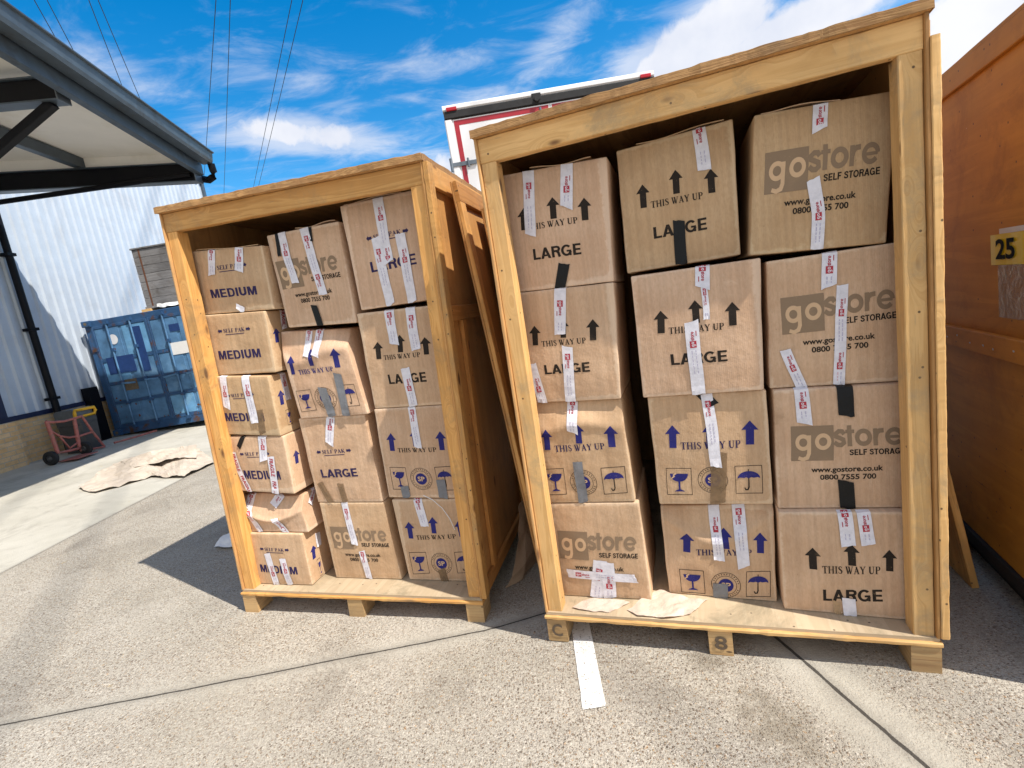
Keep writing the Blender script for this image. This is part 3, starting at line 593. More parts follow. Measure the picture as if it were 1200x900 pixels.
 'RB3': {'c': [[0.5521, 0.15, 1.0931], [1.0086, 0.15, 1.0851], [1.0033, 0.15, 0.6025], [0.5542, 0.15, 0.6065]], 'w': 0.4529, 'h': 0.4846, 'f': [('arr', 'blue', [0.0832, 0.2579], [0.0597, -0.0021], [0.0054, 0.1004]), ('arr', 'blue', [0.2307, 0.2538], [0.0593, -0.0021], [0.0036, 0.1109]), ('arr', 'blue', [0.3829, 0.2619], [0.0625, -0.0024], [0.0021, 0.1005]), ('way', 'navy', [0.1146, 0.2497], [0.2348, 0.001], [-0.0004, 0.0316]), ('glass', [0.0407, 0.0464], [0.1009, -0.0006], [0.0042, 0.1203]), ('seal', [0.228, 0.1114], [0.0582, 0.0], [0.0, 0.0582]), ('umb', [0.3161, 0.0506], [0.1004, -0.0007], [0.003, 0.1215]), ('tape', 'black', 0.0424, [[0.2126, 0.4878], [0.2569, 0.434]]), ('tape', 'brown', 0.0912, [[0.2645, 0.2376], [0.2384, -0.0011]]), ('tape', 'white', 0.0445, [[0.2316, 0.4843], [0.2435, 0.3131], [0.2472, 0.1715]])], 's': []},
 'RB4': {'c': [[0.5502, 0.225, 0.5669], [1.0092, 0.205, 0.584], [0.994, 0.175, 0.143], [0.5494, 0.205, 0.143]], 'w': 0.4527, 'h': 0.4333, 'f': [('arr', 'blue', [0.0971, 0.218], [0.0631, -0.0037], [0.0051, 0.0959]), ('arr', 'blue', [0.2608, 0.2418], [0.0592, -0.0041], [-0.0033, 0.0931]), ('arr', 'blue', [0.3959, 0.2238], [0.0548, -0.0036], [0.0007, 0.0928]), ('way', 'navy', [0.1361, 0.2052], [0.2276, 0.0072], [-0.0004, 0.0292]), ('glass', [0.0566, 0.0113], [0.1025, 0.0005], [0.0021, 0.1187]), ('seal', [0.2499, 0.0657], [0.0608, 0.0], [0.0, 0.0608]), ('umb', [0.3318, 0.0156], [0.095, 0.0074], [0.006, 0.1177]), ('tape', 'white', 0.0438, [[0.2218, 0.4319], [0.2293, 0.1855]]), ('tape', 'white', 0.0495, [[0.3184, 0.4295], [0.3275, 0.1568]]), ('tape', 'grey', 0.0762, [[0.2267, 0.0737], [0.2229, -0.0133]])], 's': []},
 'RC1': {'c': [[1.0343, 0.155, 2.1052], [1.4747, 0.175, 2.0799], [1.4297, 0.175, 1.5792], [0.9871, 0.155, 1.6116]], 'w': 0.4429, 'h': 0.4993, 'f': [('logo', [0.0408, 0.3623], [0.3648, 0.0013], [-0.0012, 0.1468]), ('tape', 'white', 0.0463, [[0.2136, 0.5026], [0.2136, 0.4078]]), ('tape', 'white', 0.0425, [[0.1999, 0.249], [0.2231, 0.1292], [0.2241, -0.0076]])], 's': []},
 'RC2': {'c': [[1.041, 0.17, 1.5795], [1.4731, 0.17, 1.5762], [1.4723, 0.17, 1.0725], [1.0233, 0.17, 1.0835]], 'w': 0.4406, 'h': 0.5, 'f': [('logo', [0.0465, 0.3543], [0.3704, 0.0041], [-0.0015, 0.1421]), ('tape', 'white', 0.0491, [[0.2151, 0.5022], [0.207, 0.3758]]), ('tape', 'white', 0.0373, [[0.2502, 0.3764], [0.2313, 0.0032]]), ('tape', 'white', 0.0373, [[0.058, 0.1521], [0.1123, -0.0052]])], 's': []},
 'RC3': {'c': [[1.0325, 0.15, 1.0805], [1.465, 0.15, 1.0695], [1.4633, 0.15, 0.5845], [1.0194, 0.15, 0.5837]], 'w': 0.4383, 'h': 0.491, 'f': [('logo', [0.0561, 0.3433], [0.3745, 0.0], [0.0014, 0.1412]), ('tape', 'white', 0.051, [[0.0975, 0.5004], [0.1044, 0.3534]]), ('tape', 'black', 0.053, [[0.2431, 0.5004], [0.2469, 0.3768]]), ('tape', 'black', 0.051, [[0.2362, 0.1177], [0.2421, -0.0075]])], 's': []},
 'RC4': {'c': [[1.0161, 0.125, 0.5807], [1.454, 0.12, 0.5815], [1.4451, 0.1, 0.143], [1.0132, 0.13, 0.143]], 'w': 0.4354, 'h': 0.4384, 'f': [('arr', 'black', [0.1151, 0.1941], [0.0559, -0.0028], [-0.0001, 0.0933]), ('arr', 'black', [0.2467, 0.2184], [0.0557, -0.0032], [0.0001, 0.0899]), ('arr', 'black', [0.3701, 0.2001], [0.0488, -0.0027], [0.0002, 0.0872]), ('way', 'black', [0.1448, 0.1786], [0.1964, 0.0077], [-0.0003, 0.0322]), ('txt', 'LARGE', 'black', [0.1428, 0.054], [0.2019, 0.0171], [-0.0005, 0.0504]), ('tape', 'tan', 0.0252, [[0.1929, 0.0579], [0.1912, -0.0178]]), ('tape', 'white', 0.0504, [[0.2287, 0.4462], [0.2371, 0.3007]]), ('tape', 'white', 0.0465, [[0.2918, 0.4461], [0.3034, 0.3079]]), ('tape', 'white', 0.0446, [[0.2326, 0.0768], [0.2353, -0.0186]])], 's': []},
}
# ------------------------------------------------------------------ ground
mb = MB()
xs = [-600, -60, -20, -12, -8.3, -6, -4, -3, -2.4, -1.8, -1.2, -.7, -.35, -.2, -.03, .6, 1.4, 3, 8, 40, 600]
ys = [-300, -60, -10, -2, 0, 1, 2, 3, 4, 6, 9, 14, 30, 80, 300, 700]
mb.grid([[(x, y, ground_z(x)) for x in xs] for y in ys])
g = mb.build('ground', 'concrete_yard')
tag(g, 'worn exposed-aggregate concrete yard with dark slab joints', 'ground', kind='structure')

mb = MB()
P = [(-.06 + .115 * 0, 0)]
rows = []
for k in range(24):
    f = k / 23
    y = 1.692 + f * 1.1
    l = .056 + f * .07 * .9 + noise.noise(Vector((f * 30, 1, 0))) * .003
    r_ = .148 + f * .055 + noise.noise(Vector((f * 30, 5, 0))) * .003
    rows.append([(l + (r_ - l) * t, y + (noise.noise(Vector((t * 20, 3, 0))) * .006 if k == 0 else 0), ground_z(l) + .004) for t in [i / 6 for i in range(7)]])
mb.grid(rows)
o = mb.build('bay_marking', 'road_paint')
tag(o, 'worn white painted bay line on the concrete running under the bigger crate', 'road marking', kind='structure')

# ------------------------------------------------------------------ storage crates
D = 2.1
HB = .111


def crate_matrix(x, y, z, yaw, lean):
    return Matrix.Translation((x, y, z)) @ Matrix.Rotation(yaw, 4, 'Z') @ Matrix.Rotation(lean, 4, 'Y')


MC1 = crate_matrix(-1.7956, 2.7610, .05, -.26383, .0536)
MC2 = crate_matrix(-.0305, 2.1187, 0.0, -.35014, .01961)
H1, H2 = 2.3241, 2.2659


def timber(name, parent, mat, lo, hi, jit=.0012, seed=0.0, ch=.003, label=None, step=.09):
    lo, hi = Vector(lo), Vector(hi); c = (lo + hi) / 2; s = hi - lo
    ax = max(range(3), key=lambda i: s[i])
    a, b = c.copy(), c.copy(); a[ax] = lo[ax]; b[ax] = hi[ax]
    oth = [i for i in range(3) if i != ax]
    side = Vector((0, 0, 0)); side[oth[0]] = 1
    mb = MB(); mb.beam(a, b, side, s[oth[0]] / 2, s[oth[1]] / 2, max(2, int(s[ax] / step)), ch, jit, seed or (lo.x * 3 + lo.z * 7 + lo.y))
    o = mb.build(name, mat, parent)
    if label: o['label'] = label
    return o


def make_crate(M, H, label, pale, marks):
    wood = 'pine_pale' if pale else 'pine'
    t = thing('storage_crate', label, 'crate', mat=M, group='open wooden storage crates')
    for j, y in enumerate((0.0, .99, 1.98)):
        for i, x in enumerate((.0, .7035, 1.407)):
            b = timber('pallet_block', t, 'block_wood', (x, y, 0), (x + .093, y + .12, HB - .001), .0022, step=.03, seed=x * 5 + y + H)
            if j == 0 and marks and marks[i]:
                m2 = MB(); v, f = glyphs(marks[i], .02)
                for fc in f: m2.poly([(.0225 + x + v[k][0] * .05, -.0035, .028 + v[k][1] * .06) for k in fc])
                m2.build('stencil_mark', 'stencil', b)
    timber('deck_lip', t, wood, (-.004, -.006, HB), (1.504, .15, HB + .016), .0028, step=.03)
    timber('deck', t, 'deck_ply', (.002, .008, HB + .0165), (1.498, D, HB + .030), .0016, step=.04)
    ft = HB + .0305
    for x in (.0125, 1.4225):
        for y in (.018, D - .10):
            timber('corner_post', t, wood, (x, y, ft), (x + .065, y + .072, H - .128), .0007, step=.04)
    timber('header_beam', t, wood, (.0125, .016, H - .127), (1.4875, .058, H - .031), .0012, step=.05)
    rp = timber('roof_panel', t, 'ply', (-.005, -.008, H - .030), (1.505, D + .004, H), .0008)
    timber('plywood_edge', rp, 'ply_edge', (-.006, -.013, H - .0305), (1.506, -.0085, H + .001), .003, step=.018)
    timber('plywood_edge', rp, 'ply_edge', (1.5055, -.008, H - .0305), (1.509, D, H + .001), .0025, step=.03)
    timber('side_panel', t, 'ply', (-.0005, .004, ft), (.0115, D - .014, H - .031), .0012, step=.05)
    timber('side_panel', t, 'ply_side', (1.4885, .004, ft), (1.5005, D - .014, H - .031), .0012, step=.05)
    timber('back_panel', t, 'ply', (0, D - .0125, ft), (1.5, D, H - .031), .0006)
    # framing on the outside of the right-hand wall
    X0, X1 = 1.501, 1.527
    timber('side_batten', t, wood, (X0, .001, HB + .031), (X1, .062, H - (.10 if pale else .034)), .0012, step=.011)
    timber('side_rail', t, wood, (X0, .064, H - .135), (X1 - .002, D, H - .034), .0015)
    timber('side_rail', t, 'pine_dark', (X0, .064, 1.57), (X1 - .004, D, 1.645), .0015)
    timber('side_rail', t, 'pine_dark', (X0, .064, HB + .031), (X1 - .004, D, HB + .10), .0015)
    for y in (.205, .98, 1.9):
        timber('side_batten', t, 'pine_dark', (X0, y, HB + .102), (X1 - .003, y + .062, 1.568), .0015)
    return t


_txt = {}


def glyphs(s, off=0.0):
    """outline of sans text as 2D polygons: width scaled to 1, baseline 0, capital height 1"""
    if (s, off) in _txt: return _txt[(s, off)]
    def mesh(q):
        c = bpy.data.curves.new('lettering_outline', 'FONT'); c.body = q; c.resolution_u = 3; c.offset = off; c.fill_mode = 'FRONT'
        ob = bpy.data.objects.new('lettering_outline', c)
        me = ob.to_mesh(); me.calc_loop_triangles(); v = [(x.co.x, x.co.y) for x in me.vertices]; f = [tuple(p.vertices) for p in me.loop_triangles]
        ob.to_mesh_clear(); bpy.data.objects.remove(ob); bpy.data.curves.remove(c)
        return v, f
    v, f = mesh(s); vh, _ = mesh('H')
    x0 = min(p[0] for p in v); x1 = max(p[0] for p in v); y0 = min(p[1] for p in vh); y1 = max(p[1] for p in vh)
    v = [((p[0] - x0) / (x1 - x0), (p[1] - y0) / (y1 - y0)) for p in v]
    _txt[(s, off)] = (v, f)
    return v, f


plain('stencil', (.12, .085, .055), .9, var=.3, scale=60)

crate_small = make_crate(MC1, H1, 'smaller open wooden crate stacked with MEDIUM and LARGE boxes, beside the leaning panels', False, None)
crate_big = make_crate(MC2, H2, 'bigger pale pine crate of LARGE boxes with C and 8 stencilled on its blocks', True, ('C', '8', None))

# ------------------------------------------------------------------ print shapes (2D polygons)


def ribbon(pts, wid, closed=False):
    """quads along a polyline, mitred"""
    n = len(pts); L = []
    wd = wid if isinstance(wid, (list, tuple)) else [wid] * n
    for i in range(n):
        p = Vector(pts[i]); a = Vector(pts[(i - 1) % n] if closed or i > 0 else pts[i]); b = Vector(pts[(i + 1) % n] if closed or i < n - 1 else pts[i])
        d1 = (p - a); d2 = (b - p)
        d1 = d1.normalized() if d1.length > 1e-9 else None; d2 = d2.normalized() if d2.length > 1e-9 else None
        d1 = d1 or d2; d2 = d2 or d1
        n1 = Vector((-d1.y, d1.x)); n2 = Vector((-d2.y, d2.x)); m = (n1 + n2)
        m = m.normalized() if m.length > 1e-6 else n1
        k = wd[i] / 2 / max(.45, m.dot(n1))
        L.append((tuple(p + m * k), tuple(p - m * k)))
    out = []
    for i in range(n if closed else n - 1):
        a, b = L[i], L[(i + 1) % n]
        out.append([a[1], b[1], b[0], a[0]])
    return out


def arc(cx, cy, r, a0, a1, n=14, ry=None):
    return [(cx + r * math.cos(R(a0 + (a1 - a0) * k / n)), cy + (ry or r) * math.sin(R(a0 + (a1 - a0) * k / n))) for k in range(n + 1)]


def ring(cx, cy, r, wdt, n=24, ry=None): return ribbon(arc(cx, cy, r, 0, 360, n, ry)[:-1], wdt, True)
def rect(x0, y0, x1, y1): return [(x0, y0), (x1, y0), (x1, y1), (x0, y1)]
def fan(pts):
    c = (sum(p[0] for p in pts) / len(pts), sum(p[1] for p in pts) / len(pts))
    return [[c, pts[i], pts[(i + 1) % len(pts)]] for i in range(len(pts))]


TK, TN, SF = .19, .075, .055


def _sf(x, y, w_=.3): return [rect(x - w_ / 2, y, x + w_ / 2, y + SF)]


def _st(x, y0=0.0, y1=1.0): return [rect(x - TK / 2, y0, x + TK / 2, y1)]


SERIF = {
    'T': (.78, lambda: [rect(.03, 1 - .07, .75, 1), rect(.03, .76, .09, .93), rect(.69, .76, .75, .93)] + _st(.39, SF, .93) + _sf(.39, 0, .38)),
    'H': (.92, lambda: _st(.2, SF, 1 - SF) + _st(.72, SF, 1 - SF) + _sf(.2, 0) + _sf(.72, 0) + _sf(.2, 1 - SF) + _sf(.72, 1 - SF) + [rect(.295, .47, .625, .545)]),
    'I': (.44, lambda: _st(.22, SF, 1 - SF) + _sf(.22, 0) + _sf(.22, 1 - SF)),
    'S': (.64, lambda: ribbon([(.54, .74), (.47, .92), (.31, .97), (.16, .88), (.14, .73), (.26, .58), (.42, .47), (.53, .33), (.49, .12), (.32, .03), (.16, .08), (.08, .27)], [.05, .08, .07, .12, .17, .19, .19, .17, .12, .07, .08, .05])),
    'W': (1.12, lambda: ribbon([(.16, .95), (.37, .02)], TK) + ribbon([(.39, .02), (.57, .8)], TN) + ribbon([(.50, .95), (.71, .02)], TK) + ribbon([(.73, .02), (.97, .95)], TN) + _sf(.16, 1 - SF) + _sf(.5, 1 - SF, .24) + _sf(.97, 1 - SF, .26)),
    'A': (.86, lambda: ribbon([(.16, SF), (.44, .97)], TN) + ribbon([(.40, .97), (.68, SF)], TK) + [rect(.25, .29, .58, .36)] + _sf(.16, 0, .28) + _sf(.69, 0, .32)),
    'Y': (.84, lambda: ribbon([(.16, .95), (.43, .46)], TK) + ribbon([(.70, .95), (.45, .46)], TN) + _st(.43, SF, .5) + _sf(.43, 0, .34) + _sf(.16, 1 - SF) + _sf(.7, 1 - SF, .26)),
    'U': (.88, lambda: ribbon([(.2, .95), (.2, .3), (.28, .1), (.45, .04), (.6, .1), (.68, .3), (.68, .95)], [TK, TK, .17, .1, .08, TN, TN]) + _sf(.2, 1 - SF) + _sf(.68, 1 - SF, .26)),
    'P': (.74, lambda: _st(.2, SF, 1 - SF) + _sf(.22, 0, .36) + _sf(.16, 1 - SF, .22) + ribbon([(.29, .965), (.45, .965), (.58, .88), (.61, .73), (.57, .57), (.45, .49), (.29, .49)], [.06, .07, .14, .18, .14, .07, .06])),
    'E': (.74, lambda: _st(.2, SF, 1 - SF) + [rect(.06, 0, .66, .06), rect(.06, .94, .64, 1), rect(.295, .48, .5, .54), rect(.6, .06, .66, .25), rect(.58, .78, .64, .94)]),
    'L': (.70, lambda: _st(.2, SF, 1 - SF) + [rect(.06, 0, .64, .06), rect(.58, .06, .64, .28)] + _sf(.2, 1 - SF, .32)),
    'F': (.68, lambda: _st(.2, SF, 1 - SF) + [rect(.06, .94, .62, 1), rect(.295, .48, .48, .54), rect(.56, .76, .62, .94)] + _sf(.2, 0, .32)),
    'K': (.86, lambda: _st(.2, SF, 1 - SF) + _sf(.2, 0) + _sf(.2, 1 - SF) + ribbon([(.30, .42), (.66, .95)], TN) + ribbon([(.38, .56), (.72, .03)], TK) + _sf(.7, 0, .28) + _sf(.66, 1 - SF, .24)),
    ' ': (.36, lambda: []),
}


def serif(s):
    x = 0; out = []
    for ch in s:
        wd, fn = SERIF[ch]
        out += [[(p[0] + x, p[1]) for p in q] for q in fn()]; x += wd
    return [[(p[0] / x, p[1]) for p in q] for q in out]


def sans(s, off=.018):
    v, f = glyphs(s, off)
    return [[v[k] for k in fc] for fc in f]


BOLD = {
    'L': (.66, lambda: [rect(.05, 0, .25, 1), rect(.25, 0, .62, .18)]),
    'A': (.80, lambda: [[(.0, 0), (.215, 0), (.49, 1), (.29, 1)], [(.565, 0), (.78, 0), (.49, 1), (.29, 1)], rect(.18, .2, .6, .36)]),
    'R': (.76, lambda: [rect(.05, 0, .25, 1)] + ribbon([(.25, .91), (.48, .91), (.59, .85), (.63, .73), (.59, .6), (.48, .54), (.25, .54)], .18) + ribbon([(.44, .5), (.55, .4), (.585, .2), (.63, 0)], .195)),
    'G': (.84, lambda: ribbon(arc(.41, .5, .305, 42, 345, 18, .415), .185) + [rect(.42, .36, .76, .52), rect(.62, .02, .76, .36)]),
    'E': (.70, lambda: [rect(.05, 0, .25, 1), rect(.25, 0, .64, .18), rect(.25, .41, .60, .58), rect(.25, .82, .63, 1)]),
    'M': (.93, lambda: [rect(.05, 0, .235, 1), rect(.675, 0, .86, 1), [(.12, 1), (.31, 1), (.535, 0), (.375, 0)], [(.60, 1), (.79, 1), (.535, 0), (.375, 0)]]),
    'D': (.79, lambda: [rect(.05, 0, .25, 1)] + ribbon([(.25, .91), (.42, .91), (.55, .85), (.62, .7), (.635, .5), (.62, .3), (.55, .15), (.42, .09), (.25, .09)], .18)),
    'I': (.32, lambda: [rect(.05, 0, .25, 1)]),
    'U': (.78, lambda: ribbon([(.15, 1), (.15, .34), (.2, .17), (.38, .095), (.56, .17), (.61, .34), (.61, 1)], .2)),
    'S': (.74, lambda: ribbon([(.60, .70), (.55, .85), (.38, .91), (.20, .85), (.15, .73), (.22, .61), (.40, .52), (.56, .42), (.60, .28), (.54, .14), (.36, .09), (.19, .14), (.12, .30)], .18)),
    'T': (.68, lambda: [rect(.02, .82, .64, 1), rect(.23, 0, .43, .82)]),
    'O': (.86, lambda: ring(.42, .5, .315, .19, 22, .41)),
    'F': (.64, lambda: [rect(.05, 0, .25, 1), rect(.25, .41, .55, .58), rect(.25, .82, .60, 1)]),
    ' ': (.32, lambda: []),
}


def bold(s):
    x = 0; out = []
    for ch in s:
        wd, fn = BOLD[ch]
        out += [[(p[0] + x, p[1]) for p in q] for q in fn()]; x += wd
    x -= .06
    return [[(p[0] / x, p[1]) for p in q] for q in out]


def slice_poly(polys, axis, step):
    """cut convex polygons along a regular grid so that print follows a curved wall"""
    out = []
    for q in polys:
        while True:
            lo = min(p[axis] for p in q); hi = max(p[axis] for p in q)
            c = (math.floor(lo / step + 1e-6) + 1) * step
            if c >= hi - 1e-5: out.append(q); break
            A, B_ = [], []
            for i, p in enumerate(q):
                n_ = q[(i + 1) % len(q)]
                if p[axis] <= c + 1e-9: A.append(p)
                if p[axis] >= c - 1e-9: B_.append(p)
                if (p[axis] - c) * (n_[axis] - c) < 0 and min(abs(p[axis] - c), abs(n_[axis] - c)) > 1e-9:
                    t_ = (c - p[axis]) / (n_[axis] - p[axis]); m_ = (p[0] + (n_[0] - p[0]) * t_, p[1] + (n_[1] - p[1]) * t_)
                    A.append(m_); B_.append(m_)
            if len(A) > 2: out.append(A)
            if len(B_) < 3: break
            q = B_
    return out


def xf(polys, x0, y0, sx, sy): return [[(x0 + p[0] * sx, y0 + p[1] * sy) for p in q] for q in polys]


def gridrect(x0, y0, x1, y1, n=5, m=5):
    return [rect(x0 + (x1 - x0) * i / n, y0 + (y1 - y0) * j / m, x0 + (x1 - x0) * (i + 1) / n, y0 + (y1 - y0) * (j + 1) / m) for i in range(n) for j in range(m)]


def logo_go():
    return ring(44, 65, 22, 14, 22) + ribbon([(66, 90), (66, 26), (60, 11), (44, 5), (27, 11)], [14, 14, 14, 13, 12]) + ring(116, 67, 22, 14, 22)


def logo_store():
    return (ribbon([(191, 90), (184, 100), (172, 101), (161, 93), (162, 83), (174, 78), (187, 72), (189, 60), (180, 53), (168, 54), (156, 63)], 15) +
            ribbon([(210, 48), (210, 120)], 15.5) + ribbon([(196, 99), (227, 99)], 12) + ring(259, 77, 22.5, 15.5, 24) +
            ribbon([(301, 48), (301, 106)], 15.5) + ribbon([(302, 76), (306, 91), (315, 98), (330, 99)], 15) +
            ribbon(arc(365, 77, 23, 0, 322, 22), 14.5) + ribbon([(344, 76), (388, 76)], 9.5))


class Box:
    """a cardboard carton: surface point P(x, y, z, off) on rounded, slightly bulged and dented walls"""
    def __init__(s, key, dat, M):
        s.k = key; c = [Vector(p) for p in dat['c']]; s.w, s.h = dat['w'], dat['h']
        s.d = .34 if key[:2] == 'LA' else .46
        if key == 'LA5': s.d = .33
        s.TL, s.TR, s.BR, s.BL = c
        s.o = (s.BL + s.BR) / 2; s.o.y += s.d / 2; s.o.z = min(s.BL.z, s.BR.z)
        s.seed = sum(ord(a) * (i + 3) for i, a in enumerate(key)) * .37
        s.r = .0065
        rn = random.Random(key)
        s.bul = rn.uniform(.003, .010)
        s.a = (s.TL.y + s.TR.y - s.BL.y - s.BR.y) / 2
        s.crush = {'LA5': .42, 'LB2': .66, 'RA3': .70, 'RB4': .72}.get(key)
        s.M = M
    def P(s, x, y, z, off=0.0):
        q = Vector((min(max(x, s.r), s.w - s.r), min(max(y, s.r), s.d - s.r), min(max(z, s.r), s.h - s.r)))
        p = Vector((x, y, z)); dv = p - q
        p = q + dv.normalized() * (s.r + off) if dv.length > 1e-9 else p
        u, v, t = p.x / s.w, p.z / s.h, p.y / s.d
        uc, vc, tc = min(max(u, 0), 1), min(max(v, 0), 1), min(max(t, 0), 1)
        f = (s.BL * (1 - u) + s.BR * u) * (1 - v) + (s.TL * (1 - u) + s.TR * u) * v
        P = Vector((f.x, f.y + p.y, f.z))
        e = 16 * uc * (1 - uc) * vc * (1 - vc)
        P.y -= s.bul * e * (1 - tc)
        if s.crush:
            th = s.crush + .16 * math.sin(uc * 5.2 + s.seed) * .6 + .12 * (2 * uc - 1) ** 2
            k = min(max((vc - th) / (1 - th), 0), 1); k = k * k * (3 - 2 * k) * .5 + k * .5
            P.y += (s.a * k - s.a * vc) * (1 - tc)
            P.y -= .012 * math.exp(-((vc - th) / .07) ** 2) * (1 - tc) * (4 * uc * (1 - uc)) ** .5
            if s.k in ('LA5',): P.z -= .016 * k * (math.sin(uc * 9 + 1) * .5 + .5) * vc
        n3 = Vector((p.x * 7 + s.seed, p.y * 7, p.z * 7 + s.seed * .3))
        am = .0034 if not s.crush else .006
        edge = min(1, min(uc, 1 - uc, vc, 1 - vc) * 9 + .25)
        P += Vector((noise.noise(n3 + Vector((9, 0, 0))) * .003, noise.noise(n3) * am * edge + noise.noise(n3 * 2.7) * am * .4 * edge, noise.noise(n3 + Vector((0, 5, 0))) * .0012))
        if s.k == 'LB2' and u > .8 and v > .8:  # punched-in corner
            P.y += .05 * (u - .8) * 5 * (v - .8) * 5
        return P - s.o
    def face(s, side, a, b, off):
        """a along the face, b up; beyond the top edge the sheet folds over on to the lid"""
        if side == 'F':
            if b > s.h: return s.P(a, b - s.h, s.h, off)
            return s.P(a, 0, b, off)
        if b > s.h: return s.P(s.w - (b - s.h), a, s.h, off)
        return s.P(s.w, a, b, off)


INKN = {'navy': 'ink_navy', 'blue': 'ink_blue', 'black': 'ink_black'}
TAPE = {'white': 'tape_white', 'black': 'tape_black', 'grey': 'tape_grey', 'brown': 'tape_brown', 'tan': 'tape_tan', 'fragile': 'tape_white'}


